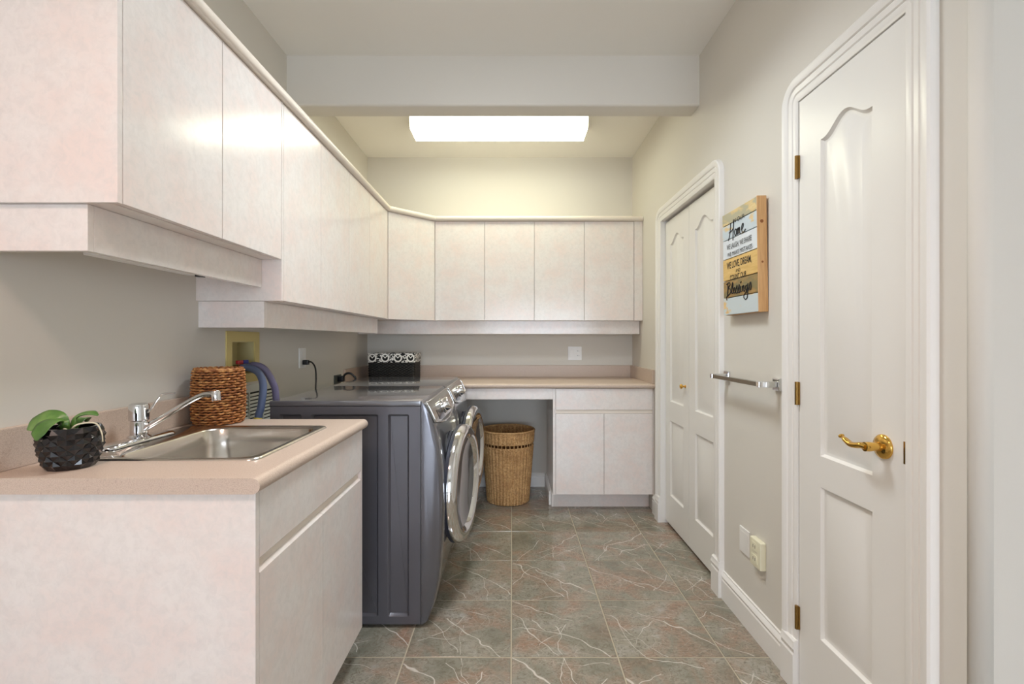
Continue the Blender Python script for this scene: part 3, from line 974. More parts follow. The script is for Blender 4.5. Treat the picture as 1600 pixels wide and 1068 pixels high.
sgb = thing('seagrass_basket', (SBX, SBY, SBZ), 'round brown seagrass basket standing behind the sink', 'basket')
rf = lambda t: 0.0795 + 0.004 * math.sin(math.pi * min(1, t * 1.05)) - 0.010 * max(0, (0.07 - t) / 0.07) ** 2 - 0.004 * max(0, (t - 0.93) / 0.07) ** 2
woven('woven_body', SBX, SBY, SBZ + .001, SBZ + .200, rf, 21, 26, .0050, .0048, True, M['seagrass'], sgb, per=8, sides=6, jitter=.0006)
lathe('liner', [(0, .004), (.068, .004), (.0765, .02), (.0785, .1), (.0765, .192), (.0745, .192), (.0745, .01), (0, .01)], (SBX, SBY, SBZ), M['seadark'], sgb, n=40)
pts = [(SBX + .0765 * math.cos(a), SBY + .0765 * math.sin(a), SBZ + .200 + .0018 * math.sin(26 * a)) for a in [2 * math.pi * k / 156 for k in range(156)]]
bm = bmesh.new(); add_tube(bm, pts, .0058, 8, closed=True)
bmesh.ops.recalc_face_normals(bm, faces=bm.faces)
obj_bm('rim', bm, M['seagrass'], sgb, 'all')

# ------------------------------------------------------------------ potted orchid
PX, PY = -1.072, 1.187
pl = thing('potted_plant', (PX, PY, CT), 'young orchid with broad green leaves in a faceted black pot', 'plant')
NR, NC = 4, 13
def potr(t): return 0.0450 + 0.0165 * math.sin(min(1, t * 1.35 + 0.03) * math.pi / 2) - 0.0035 * max(0, t - 0.75) / 0.25
PH = 0.099
bm = bmesh.new()
grid = []
for j in range(NR * 2 + 1):
    t = j / (NR * 2)
    row = []
    for k in range(NC):
        a = 2 * math.pi * (k + 0.5 * (j % 2)) / NC
        row.append(bm.verts.new((PX + potr(t) * math.cos(a), PY + potr(t) * math.sin(a), CT + .0005 + PH * t)))
    grid.append(row)
for j in range(NR * 2 - 1):
    t = (j + 1) / (NR * 2)
    for k in range(NC):
        b_ = grid[j][k]; tp = grid[j + 2][k]
        if j % 2 == 0: l_, r_ = grid[j + 1][k - 1], grid[j + 1][k]
        else: l_, r_ = grid[j + 1][k], grid[j + 1][(k + 1) % NC]
        a = 2 * math.pi * (k + 0.5 * (j % 2)) / NC
        cr = potr(t) + 0.0052
        c_ = bm.verts.new((PX + cr * math.cos(a), PY + cr * math.sin(a), CT + .0005 + PH * t))
        for q, s in ((b_, r_), (r_, tp), (tp, l_), (l_, b_)):
            bm.faces.new((q, s, c_))
for k in range(NC):          # close the saw-tooth at the foot and lip
    bm.faces.new((grid[0][k], grid[0][(k + 1) % NC], grid[1][k]))
    bm.faces.new((grid[-1][k], grid[-2][k], grid[-1][(k + 1) % NC]))
inn = []
for r, z in ((potr(1) - .005, PH), (potr(1) - .007, PH * .55)):
    inn.append([bm.verts.new((PX + r * math.cos(2 * math.pi * k / NC), PY + r * math.sin(2 * math.pi * k / NC), CT + z + .0005)) for k in range(NC)])
for a_, b_ in ((grid[-1], inn[0]), (inn[0], inn[1])):
    for k in range(NC):
        bm.faces.new((a_[k], a_[(k + 1) % NC], b_[(k + 1) % NC], b_[k]))
bm.faces.new(inn[1]); bm.faces.new(grid[0][::-1])
bmesh.ops.recalc_face_normals(bm, faces=bm.faces)
obj_bm('pot', bm, M['pot'], pl, False)['label'] = 'black glazed pot with raised diamond facets'
lathe('soil', [(0, .086), (.02, .088), (.04, .084), (.052, .082), (.0525, .07), (0, .07)], (PX, PY, CT), M['soil'], pl, n=24)
def leaf(pts, widths, nrm, fold=0.15, thick=0.0016):
    P = catmull(pts, 6)
    n = len(P)
    bm = bmesh.new()
    W = []
    for i in range(n):
        f = i / (n - 1) * (len(widths) - 1)
        k = min(int(f), len(widths) - 2)
        W.append(widths[k] + (widths[k + 1] - widths[k]) * (f - k))
    rows = []
    N = Vector(nrm).normalized()
    for i in range(n):
        t = (P[min(i + 1, n - 1)] - P[max(i - 1, 0)]).normalized()
        s = t.cross(N).normalized()
        u = s.cross(t)
        top, bot = [], []
        for q in (-1, -.66, -.33, 0, .33, .66, 1):
            p = P[i] + s * W[i] * q + u * (fold * W[i] * (abs(q) ** 1.4))
            e = thick * (1 - 0.7 * q * q)
            top.append(bm.verts.new(p + u * e)); bot.append(bm.verts.new(p - u * e))
        rows.append((top, bot))
    m = 7
    for (t0, b0), (t1, b1) in zip(rows[:-1], rows[1:]):
        for k in range(m - 1):
            bm.faces.new((t0[k], t0[k + 1], t1[k + 1], t1[k]))
            bm.faces.new((b0[k + 1], b0[k], b1[k], b1[k + 1]))
        bm.faces.new((t0[0], t1[0], b1[0], b0[0])); bm.faces.new((t0[-1], b0[-1], b1[-1], t1[-1]))
    for (tt, bb) in (rows[0], rows[-1]):
        for k in range(m - 1):
            bm.faces.new((tt[k], tt[k + 1], bb[k + 1], bb[k]))
    bmesh.ops.recalc_face_normals(bm, faces=bm.faces)
    return obj_bm('leaf', bm, M['leaf'], pl, 'all')
zt = CT + .099
leaf([(PX - .004, PY, zt - .012), (PX - .018, PY - .008, zt + .020), (PX - .045, PY - .014, zt + .022), (PX - .072, PY - .020, zt + .006), (PX - .084, PY - .022, zt - .004)], [.006, .014, .023, .022, .004], (0, -.75, .75), .12)
leaf([(PX - .002, PY - .004, zt - .012), (PX - .008, PY - .022, zt + .016), (PX - .014, PY - .046, zt + .012), (PX - .018, PY - .062, zt - .008), (PX - .02, PY - .066, zt - .022)], [.006, .017, .024, .020, .004], (-.1, -.6, .8), .12)
leaf([(PX + .002, PY + .002, zt - .012), (PX + .008, PY + .006, zt + .018), (PX + .022, PY + .012, zt + .026), (PX + .038, PY + .016, zt + .027), (PX + .050, PY + .018, zt + .023)], [.006, .011, .014, .013, .003], (.1, -.2, 1), .25)
leaf([(PX, PY + .006, zt - .012), (PX - .002, PY + .024, zt + .010), (PX - .008, PY + .046, zt + .012), (PX - .014, PY + .060, zt)], [.006, .013, .015, .003], (0, .3, 1), .2)
tube('root', [(PX + .008, PY - .01, zt - .014), (PX + .022, PY - .016, zt + .002), (PX + .036, PY - .006, zt + .008), (PX + .056, PY + .006, zt + .005), (PX + .066, PY + .010, zt - .018), (PX + .069, PY + .010, zt - .040)], [.0022, .0022, .002, .0018, .0016, .001], M['root'], pl, 7)
tube('root', [(PX + .004, PY - .02, zt - .014), (PX + .010, PY - .03, zt - .002), (PX + .018, PY - .030, zt - .004), (PX + .022, PY - .024, zt - .014)], .002, M['root'], pl, 7)

# ------------------------------------------------------------------ washer outlet box, vent, hoses, outlets on the left wall
ob = thing('washer_outlet_box', (XL, 2.19, 1.14), 'yellowed plastic washer outlet box recessed in the left wall', 'outlet box')
bm = bmesh.new()
wall_cells(bm, 'x', XL + .0002, XL + 0.006, (2.060, 2.327), (1.028, 1.258), [UB])
obj_bm('face_plate', bm, M['yellowpl'], ob)
boxes('recess', [((XL - .078, XL - .074), (UB[0], UB[1]), (UB[2], UB[3])), ((XL - .074, XL), (UB[0], UB[0] + .003), (UB[2], UB[3])), ((XL - .074, XL), (UB[1] - .003, UB[1]), (UB[2], UB[3])), ((XL - .074, XL), (UB[0] + .003, UB[1] - .003), (UB[2], UB[2] + .003)), ((XL - .074, XL), (UB[0] + .003, UB[1] - .003), (UB[3] - .003, UB[3]))], M['yellowin'], ob)
for yy, mt, lb in ((2.148, 'red', 'red hot-water valve handle'), (2.192, 'blue', 'blue cold-water valve handle')):
    v_ = lathe('valve', [(0, -.02), (.010, -.02), (.010, .03), (.0125, .03), (.0125, .05), (0, .05)], (XL - .045, yy, 1.100), M['chrome'], ob, axis=(1, 0, 0), n=14)
    h_ = box('valve_handle', (XL + .004, XL + .018), (yy - .020, yy + .019), (1.114, 1.131), M[mt], v_, .003)
    h_['label'] = lb
vt = thing('wall_vent', (XL, 2.2, 0.70), 'white louvred vent grille low on the left wall beside the hoses', 'vent')
VY0, VY1, VZ0, VZ1 = 1.96, 2.50, 0.66, 1.015
boxes('frame', [((XL, XL + .008), (VY0, VY1), (VZ1 - .035, VZ1)), ((XL, XL + .008), (VY0, VY1), (VZ0, VZ0 + .03)), ((XL, XL + .008), (VY0, VY0 + .03), (VZ0 + .03, VZ1 - .035)), ((XL, XL + .008), (VY1 - .03, VY1), (VZ0 + .03, VZ1 - .035))] +
      [((XL + .0015, XL + .009), (c - .005, c + .005), (VZ0 + .03, VZ1 - .035)) for c in (2.11, 2.233, 2.36)], M['vent'], vt)
box('duct', (XL + .0002, XL + .001), (VY0 + .03, VY1 - .03), (VZ0 + .03, VZ1 - .035), M['ventdark'], vt, 0)
zz = VZ0 + .036
smesh = None
while zz < VZ1 - .04:
    if smesh is None:
        bm = bmesh.new()
        add_prism(bm, [(.0012, .009), (.0075, .000), (.0075, .003), (.0022, .0105)], lambda p, q, a: (p, a, q), VY0 + .03, VY1 - .03)
        bmesh.ops.recalc_face_normals(bm, faces=bm.faces)
        smesh = bpy.data.meshes.new('slat'); bm.to_mesh(smesh); bm.free(); smesh.materials.append(M['vent'])
    o = bpy.data.objects.new('slat', smesh); COL.objects.link(o); o.parent = vt
    o.location = Vector((XL, 0, zz)) - ORIG[vt.name]
    zz += .0165
h1 = thing('washer_hose', (-1.10, 2.12, 1.1), 'grey-blue water hose curving down in front of the vent grille', 'hose')
tube('hose', [(-1.188, 2.146, 1.098), (-1.15, 2.138, 1.098), (-1.108, 2.138, 1.075), (-1.085, 2.130, 1.02), (-1.090, 2.121, .93), (-1.10, 2.115, .86), (-1.10, 2.112, .6)], .0155, M['hose'], h1, 14)
lathe('coupling', [(0, -.02), (.017, -.02), (.017, .02), (.0145, .024), (0, .024)], (-1.10, 2.1145, .862), M['yellow'], h1, n=16)
lathe('fitting', [(0, 0), (.012, 0), (.012, .012), (.0145, .014), (.0145, .034), (0, .034)], (XL + .0075, 2.148, 1.099), M['chrome'], h1, axis=(1, -.15, 0), n=14)
h2 = thing('washer_hose', (-1.10, 2.2, 1.1), 'violet-grey water hose arching over behind the nearer machine', 'hose')
tube('hose', [(-1.188, 2.190, 1.098), (-1.15, 2.186, 1.108), (-1.112, 2.196, 1.088), (-1.086, 2.213, 1.03), (-1.076, 2.226, .96), (-1.076, 2.23, .70)], .0150, M['hose2'], h2, 14)
lathe('fitting', [(0, 0), (.012, 0), (.012, .012), (.0145, .014), (.0145, .030), (0, .030)], (XL + .0075, 2.192, 1.099), M['chrome'], h2, axis=(1, 0, 0.1), n=14)

# power outlet with plugged cord
po = thing('power_outlet', (XL, 2.81, 1.117), 'white outlet plate above the machines holding a black plug', 'outlet')
box('plate', (XL, XL + .007), (2.765, 2.850), (1.060, 1.174), M['whitepl'], po, .002)
box('socket', (XL + .0072, XL + .009), (2.79, 2.825), (1.125, 1.155), M['whitepl'], po, .001)
dout = thing('dryer_outlet', (XL, 3.375, .948), 'dark grey dryer outlet low on the left wall near the corner', 'outlet')
box('plate', (XL, XL + .007), (3.312, 3.440), (.920, .980), new_mat('dark_grey_plate', RGB(88, 92, 88), .4), dout, .002)
# ------------------------------------------------------------------ washer and dryer
def bulge(z):
    T = [(.012, 0), (.027, .030), (.10, .058), (.202, .078), (.35, .090), (.494, .095), (.67, .089), (.78, .075), (.857, .058), (.92, .030), (.950, .012), (.962, 0)]
    for (a, p), (b, q) in zip(T[:-1], T[1:]):
        if a <= z <= b:
            return p + (q - p) * (z - a) / (b - a)
    return 0
MW = 0.668
XM0, XM1 = -1.0265, -0.388
ZM = 0.962
def machine(y0, door_deg, label):
    y1 = y0 + MW
    yc = (y0 + y1) / 2
    t = thing('laundry_machine', ((XM0 + XM1) / 2, yc, 0), label, 'appliance', 'front-loading laundry machines')
    # cabinet with embossed side
    bm = bmesh.new()
    hs = []
    for a, b in ((-0.9885, -0.893), (-0.853, -0.5675), (-0.527, -0.437)):
        rr_ = rrect(a - XM0, .047, b - XM0, .905, .008, 3)
        hs.append([(rr_, 0), (offset_poly(rr_, .003), -.003), (offset_poly(rr_, .009), -.0145)])
    add_relief(bm, rect(0, .015, XM1 - XM0, .938), hs, .016, lambda u, v, d: (XM0 + u, y0 - d, v))
    add_box(bm, (XM0, XM1), (y0 + .0162, y1), (.015, .938))
    obj_bm('cabinet', bm, M['graphite'], t, 25)
    box('top', (XM0 - .004, XM1 + .002), (y0 - .002, y1 + .002), (.9385, ZM), M['graphtop'], t, .007, 3)
    for fx in (XM0 + .05, XM1 - .05):
        for fy in (y0 + .05, y1 - .05):
            lathe('foot', [(0, 0), (.02, 0), (.02, .006), (.01, .008), (.01, .016), (0, .016)], (fx, fy, 0), M['rubber'], t, n=12)
    # bowed front
    zs = [.012, .018, .027, .06, .10, .15, .202, .28, .35, .42, .494, .58, .67, .72, .78, .82, .857, .89, .92, .936, .950, .962]
    st = [(0, .80), (.004, .88), (.014, .95), (.034, .99), (.07, 1), (.5 * MW, 1.0), (MW - .07, 1), (MW - .034, .99), (MW - .014, .95), (MW - .004, .88), (MW, .80)]
    rings_ = []
    for dy, f in st:
        rings_.append([(XM1 + .0025, y0 + dy, zs[0])] + [(XM1 + .003 + bulge(z) * f, y0 + dy, z) for z in zs] + [(XM1 + .0025, y0 + dy, zs[-1])])
    loft('front_fascia', rings_, M['fascia'], t, cap0=True, cap1=True, smooth=50)
    # control panel following the bow, lower edge dipping
    def surf(s, k, off):
        zl = .868 - .034 * math.sin(math.pi * s)
        z = .950 + (zl - .950) * k
        x = XM1 + .003 + bulge(z) + off
        return (x, y0 + .018 + s * (MW - .036), z + off * .45)
    NS, NK = 16, 6
    bm = bmesh.new()
    F = [[bm.verts.new(surf(i / NS, j / NK, .007)) for j in range(NK + 1)] for i in range(NS + 1)]
    Bk = [[bm.verts.new(surf(i / NS, j / NK, .0005)) for j in range(NK + 1)] for i in range(NS + 1)]
    for i in range(NS):
        for j in range(NK):
            bm.faces.new((F[i][j], F[i + 1][j], F[i + 1][j + 1], F[i][j + 1]))
            bm.faces.new((Bk[i][j], Bk[i][j + 1], Bk[i + 1][j + 1], Bk[i + 1][j]))
        bm.faces.new((F[i][0], Bk[i][0], Bk[i + 1][0], F[i + 1][0]))
        bm.faces.new((F[i][NK], F[i + 1][NK], Bk[i + 1][NK], Bk[i][NK]))
    for j in range(NK):
        bm.faces.new((F[0][j], F[0][j + 1], Bk[0][j + 1], Bk[0][j]))
        bm.faces.new((F[NS][j], Bk[NS][j], Bk[NS][j + 1], F[NS][j + 1]))
    bmesh.ops.recalc_face_normals(bm, faces=bm.faces)
    cp_ = obj_bm('control_panel', bm, M['panel'], t, 40)
    per = [surf(i / NS, 0, .007) for i in range(NS + 1)] + [surf(1, j / NK, .007) for j in range(1, NK + 1)] + [surf(1 - i / NS, 1, .007) for i in range(1, NS + 1)] + [surf(0, 1 - j / NK, .007) for j in range(1, NK)]
    bm = bmesh.new(); add_tube(bm, per, .0034, 8, closed=True)
    bmesh.ops.recalc_face_normals(bm, faces=bm.faces)
    obj_bm('chrome_border', bm, M['chrome'], cp_, 'all')
    nrm = Vector((1, 0, .5)).normalized()
    dz = surf(.5, .46, .0072)
    lathe('dial', [(0, 0), (.040, 0), (.040, .004), (.033, .006), (.031, .030), (.028, .034), (0, .034)], dz, M['chrome'], cp_, axis=nrm, n=28)
    bm = bmesh.new()
    Dv = [[bm.verts.new(surf(.16 + .22 * i / 6, .48 + .40 * j / 3, .0082)) for j in range(4)] for i in range(7)]
    for i in range(6):
        for j in range(3):
            bm.faces.new((Dv[i][j], Dv[i][j + 1], Dv[i + 1][j + 1], Dv[i + 1][j]))
    bmesh.ops.recalc_face_normals(bm, faces=bm.faces)
    obj_bm('display', bm, M['display'], cp_, 'all')
    # round door, hinged on the near side and standing slightly open
    R_ = .278
    hx, hy = -0.299, yc - R_ - .004
    ang = math.radians(door_deg)
    axis = Vector((math.cos(ang), -math.sin(ang), 0))
    along = Vector((math.sin(ang), math.cos(ang), 0))
    ctr = Vector((hx, hy, .525)) + along * (R_ + .004) + axis * .012
    dr = lathe('door', [(.205, .000), (.222, .030), (.236, .036), (.256, .035), (.270, .026), (.278, .012), (.278, .000), (.255, -.004)], ctr, M['chrome'], t, axis=axis, n=64, closed_prof=True, sharp=60)
    dr['label'] = 'round chrome-ringed door standing ajar'
    lathe('door_back', [(.200, -.001), (.255, -.0045), (.279, -.0005), (.279, -.016), (.262, -.026), (.20, -.026)], ctr, M['rubber'], dr, axis=axis, n=64, closed_prof=True, sharp=40)
    lathe('glass', [(0, -.020), (.08, -.018), (.14, -.010), (.185, .002), (.212, .014), (.206, .001), (.19, -.03), (.15, -.05), (0, -.06)], ctr, M['tint'], dr, axis=axis, n=64, sharp=60)
    for dzh in (.06, -.06):
        c_ = Vector((hx, hy, .525 + dzh)) + along * (.010)
        box('hinge', (c_.x - .016, c_.x + .006), (c_.y - .014, c_.y + .004), (c_.z - .012, c_.z + .012), M['black'], dr, .002)
    # opening behind the door
    lathe('door_seal', [(.245, .0), (.245, .012), (.225, .016), (.205, .010), (.19, -.02), (0, -.03), (0, -.04), (.245, -.04)], (-0.306, yc, .525), M['rubber'], t, axis=(1, 0, 0), n=48)
    return t
mach_near = machine(2.072, 8.0, 'graphite front-loading laundry machine nearer the sink, embossed side showing')
mach_far = machine(2.072 + MW + 0.010, 7.0, 'graphite front-loading laundry machine farther away, next to the end worktop')

cord_o = tube('power_cord', [(XL + .03, 2.808, 1.094), (-1.15, 2.803, 1.093), (-1.122, 2.785, 1.062), (-1.108, 2.762, 1.005), (-1.085, 2.70, .945), (-1.068, 2.67, .86), (-1.066, 2.66, .60)], .0045, M['black'], mach_near, 8)
cord_o['label'] = 'black power cord hanging from the white outlet'
box('plug', (XL + .0092, XL + .040), (2.794, 2.822), (1.078, 1.106), M['black'], cord_o, .004)
cord_o = tube('power_cord', [(XL + .035, 3.385, .958), (-1.155, 3.388, .984), (-1.128, 3.390, .990), (-1.102, 3.394, .972), (-1.085, 3.396, .92), (-1.082, 3.396, .60)], .0075, M['black'], mach_far, 8)
cord_o['label'] = 'thick black cord looping from the dark outlet'
box('plug', (XL + .0075, XL + .045), (3.360, 3.405), (.932, .972), M['black'], cord_o, .005)

# ------------------------------------------------------------------ end worktop with base cabinet
YCF = 3.430
ec = thing('end_countertop', (-0.1, 3.75, CT), 'long beige laminate worktop along the end wall', 'countertop')
prism('worktop', nose_profile(YB - YCF, .034), lambda p, q, a: (a, YCF + p, q), XL, XR, M['counter'], ec, 30)
box('backsplash', (XL + .0195, XR - .0195), (YB - .019, YB), (CT + .0003, CT + .098), M['counter'], ec, .002)
box('side_splash', (XR - .019, XR), (YCF + .006, YB), (CT + .0003, CT + .098), M['counter'], ec, .002)
box('side_splash', (XL, XL + .019), (3.49, YB), (CT + .0003, CT + .098), M['counter'], ec, .002)
YCB = 3.455
bc = thing('base_cabinet', (0.65, 3.75, 0), 'white laminate base cabinet with a drawer over two doors, by the folding door', 'cabinet')
ZB1 = CT - .0345
prism('side_panel', [(YCB, .126), (3.5798, .126), (3.5798, 0), (YB, 0), (YB, ZB1), (YCB, ZB1)], lambda p, q, a: (a, p, q), 0.290, 0.3075, LAM, bc, 10)
box('carcass', (0.308, 1.004), (YCB + DT + .002, YB), (0.126, ZB1), LAM, bc, .0005)
box('filler_strip', (0.9955, 1.004), (YCB + .002, YCB + DT), (0.126, ZB1), LAM, bc, .0005)
box('toe_kick', (0.308, 1.004), (3.580, 3.596), (0, .1255), LAM, bc, .0005)
box('drawer_front', (0.3095, 0.994), (YCB, YCB + DT), (.727, ZB1 - .002), LAM, bc, .0015)
box('rail', (0.3085, 0.995), (YCB + .010, YCB + DT + .0015), (.700, .7265), M['lamedge'], bc, .0005)
for a, b in ((.3095, .6505), (.6530, .994)):
    box('door', (a, b), (YCB, YCB + DT), (.128, .699), LAM, bc, .0015)
tag(box('apron', (XL + .30, 0.2895), (YCB + .006, YCB + .024), (.800, ZB1), LAM, None, .001, origin=(-.3, YCB, .80)), 'white apron board under the worktop above the wicker basket', 'apron board')
structure(prism('baseboard_kneehole', BB, lambda p, q, a: (0.2895 - p, a, q * .86), 3.62, YB - .017, M['trim'], None, 25), 'short white baseboard on the cabinet side in the kneehole', 'baseboard')

# wall plate on the end wall
wp = thing('wall_plate', (0.525, YB, 1.108), 'white double wall plate above the end worktop', 'switch plate')
box('plate', (0.468, 0.582), (YB - .006, YB), (1.052, 1.166), M['whitepl'], wp, .002)
box('rocker_switch', (0.484, 0.515), (YB - .010, YB - .0062), (1.075, 1.143), M['whitepl'], wp, .002)
for zc in (1.090, 1.128):
    s_ = box('socket', (0.535, 0.569), (YB - .0085, YB - .0062), (zc - .014, zc + .014), M['whitepl'], wp, .001)
    boxes('slot', [((0.545, 0.547), (YB - .0088, YB - .0086), (zc - .004, zc + .006)), ((0.557, 0.559), (YB - .0088, YB - .0086), (zc - .004, zc + .006))], M['dark'], s_)

# black storage box on the worktop corner
BX0, BX1, BY0, BY1 = -1.112, -0.742, 3.745, 3.99
sbx = thing('storage_basket', ((BX0 + BX1) / 2, (BY0 + BY1) / 2, CT), 'black rectangular wicker basket with damask liner cuff in the corner', 'basket')
def rect_weave(name, x0, x1, y0, y1, z0, z1, rows, pitch, mat, parent):
    bm = bmesh.new()
    for i in range(rows):
        z = z0 + (i + .5) * (z1 - z0) / rows
        base = [(a, b) for a, b in rrect(x0, y0, x1, y1, .02, 4)]
        # resample evenly
        L = [0]
        for k in range(len(base)):
            a, b = Vector(base[k]), Vector(base[(k + 1) % len(base)])
            L.append(L[-1] + (b - a).length)
        N = int(L[-1] / pitch) // 2 * 2 * 3
        pts = []
        for q in range(N):
            s = L[-1] * q / N
            k = max(j for j in range(len(base)) if L[j] <= s)
            a, b = Vector(base[k]), Vector(base[(k + 1) % len(base)])
            f = (s - L[k]) / max(1e-9, L[k + 1] - L[k])
            p = a.lerp(b, f); e = (b - a).normalized(); nr = Vector((e.y, -e.x))
            p = p + nr * .0022 * math.cos(2 * math.pi * q / 6 + math.pi * i)
            pts.append((p.x, p.y, z))
        add_tube(bm, pts, .0032, 5, closed=True, flat=(z1 - z0) / rows * .56 / .0032, flat_axis=(0, 0, 1))
    bmesh.ops.recalc_face_normals(bm, faces=bm.faces)
    return obj_bm(name, bm, mat, parent, 'all')
rect_weave('woven_body', BX0 + .006, BX1 - .006, BY0 + .006, BY1 - .006, CT + .001, CT + .142, 15, .016, M['blackwicker'], sbx)
zb, ztp = CT + .136, CT + .206
r0 = rrect(BX0, BY0, BX1, BY1, .022, 5); r1 = offset_poly(r0, .004); r2 = offset_poly(r0, .012)
loft('liner_cuff', [[(a, b, zb) for a, b in r1], [(a, b, zb) for a, b in r0], [(a, b, ztp - .004) for a, b in r0], [(a, b, ztp) for a, b in r1], [(a, b, ztp - .002) for a, b in r2], [(a, b, CT + .02) for a, b in r2]], M['damask'], sbx, smooth=50)['label'] = 'black and white damask fabric cuff'

# ------------------------------------------------------------------ tall wicker basket under the worktop
WX, WY = -0.030, 3.735
wb = thing('wicker_hamper', (WX, WY, 0), 'tall tapered golden wicker basket standing under the worktop', 'basket')
wr = lambda t: 0.155 + 0.043 * t ** 0.9
HB = .545
def body_part(z0, z1, nm, rows):
    woven(nm, WX, WY, z0, z1, lambda t: wr((z0 + t * (z1 - z0)) / HB), rows, 40, .0030, .0046, False, M['wicker'], wb, per=6, sides=5)
body_part(.004, .430, 'woven_body', 52)
body_part(.450, .535, 'woven_collar', 10)
bm = bmesh.new()
for k in range(40):
    a = 2 * math.pi * (k + .5) / 40
    add_tube(bm, [(WX + (wr(z / HB) - .001) * math.cos(a), WY + (wr(z / HB) - .001) * math.sin(a), z) for z in (.006, .14, .28, .42, .45, .535)], .0036, 6)
bmesh.ops.recalc_face_normals(bm, faces=bm.faces)
obj_bm('stakes', bm, M['wicker'], wb, 'all')
lathe('inner_wall', [(0, .006), (.150, .006), (wr(.43 / HB) - .006, .425), (wr(.43 / HB) - .008, .425), (.146, .012), (0, .012)], (WX, WY, 0), M['wickerdark'], wb, n=46)
pts = [(WX + (wr(1) + .001) * math.cos(a), WY + (wr(1) + .001) * math.sin(a), .540) for a in [2 * math.pi * k / 96 for k in range(96)]]
bm = bmesh.new(); add_tube(bm, pts, .0075, 8, closed=True)
bmesh.ops.recalc_face_normals(bm, faces=bm.faces)
obj_bm('rim', bm, M['wicker'], wb, 'all')

# ------------------------------------------------------------------ wooden sign on the right wall
SW, SH, STK = 0.312, 0.455, 0.036
sg = thing('wooden_sign', (XR - .001, 2.075, 1.332), 'rustic painted plank sign with black lettering on the right wall', 'sign')
Yfar = 2.231
def SGN(u, v, d):           # u from far edge to near edge, v from bottom, d out from the wall
    return (XR - .001 - d, Yfar - u, 1.332 + v)
def sgbox(name, u, v, d, mat, parent=sg, bevel=.001):
    a, b = SGN(u[0], v[0], d[0]), SGN(u[1], v[1], d[1])
    return box(name, (min(a[0], b[0]), max(a[0], b[0])), (min(a[1], b[1]), max(a[1], b[1])), (min(a[2], b[2]), max(a[2], b[2])), mat, parent, bevel)
for u in ((0, .022), (SW - .022, SW)):
    sgbox('side_frame', u, (0, SH), (0, STK - .0105), M['pine'])
for v in ((0, .020), (SH - .020, SH)):
    sgbox('cross_frame', (.0225, SW - .0225), v, (0, STK - .0105), M['pine'])
sgbox('backing', (.023, SW - .023), (.021, SH - .021), (STK - .016, STK - .0108), M['dark'])
sgbox('edge_batten', (SW - .0005, SW + .0055), (0, SH), (0, STK + .001), M['pine'])
cuts = [0, .118, .263, .451, .662, .831, 1.0]
for k in range(6):
    vt_, vb_ = SH * (1 - cuts[k]), SH * (1 - cuts[k + 1])
    sgbox('plank', (0.0, SW - .001), (vb_ + .0018, vt_ - .0018), (STK - .010, STK + random.uniform(-.0008, .0006)), M['pl%d' % (k + 1)], sg, .0012)
def text_part(body, cu, cv, cap, width, bold=0.0):
    cd = bpy.data.curves.new('lettering', 'FONT')
    cd.body = body; cd.size = 1.0; cd.extrude = 0.0; cd.offset = bold
    to = bpy.data.objects.new('lettering', cd); COL.objects.link(to)
    dg = bpy.context.evaluated_depsgraph_get()
    me = bpy.data.meshes.new_from_object(to.evaluated_get(dg))
    bpy.data.objects.remove(to, do_unlink=True); bpy.data.curves.remove(cd)
    xs = [v.co.x for v in me.vertices]; ys = [v.co.y for v in me.vertices]
    x0, x1, y0 = min(xs), max(xs), 0.0
    y1 = 0.72
    org = ORIG[sg.name]
    for v in me.vertices:
        u = cu - width / 2 + (v.co.x - x0) / (x1 - x0) * width
        q = cv - cap / 2 + (v.co.y - y0) / (y1 - y0) * cap
        v.co = Vector(SGN(u, q, STK + .0012)) - org
    me.materials.clear()
    return link_mesh('lettering', me, M['ink'], sg)
def V(fr): return SH * (1 - fr)
text_part('IN OUR', .160, V(.112), .019, .105)
text_part('WE LAUGH, WE SHARE', .155, V(.336), .023, .225)
text_part('WE MAKE MISTAKES', .160, V(.412), .019, .225)
text_part('WE LOVE, DREAM,', .152, V(.517), .030, .225, .01)
text_part('AND', .145, V(.588), .015, .042)
text_part('COUNT OUR', .145, V(.640), .022, .150, .01)
def strokes(name, sts, u0, v0, su, sv, r):
    bm = bmesh.new()
    for st in sts:
        pts = [SGN(u0 + a * su, v0 + b * sv, STK + .0016) for a, b in st]
        add_tube(bm, catmull(pts, 5), r, 6)
    bmesh.ops.recalc_face_normals(bm, faces=bm.faces)
    return obj_bm(name, bm, M['ink'], sg, 'all')
home = [
    [(.00, -.05), (.05, .10), (.11, .45), (.15, .85), (.16, 1.0)], [(.05, .42), (.16, .45), (.30, .58)], [(.34, 1.05), (.31, .6), (.28, .2), (.27, -.15)],
    [(.42, .48), (.37, .35), (.39, .12), (.45, .10), (.48, .30), (.45, .46), (.42, .48), (.50, .42)],
    [(.53, .46), (.535, .25), (.53, .06)], [(.53, .25), (.57, .46), (.595, .40), (.59, .08)], [(.60, .28), (.64, .46), (.665, .40), (.66, .10), (.70, .08)],
    [(.74, .26), (.83, .36), (.86, .56), (.81, .58), (.76, .36), (.79, .10), (.87, .06), (.97, .20)]]
strokes('script_lettering', home, .060, V(.268), .165, .070, .0017)
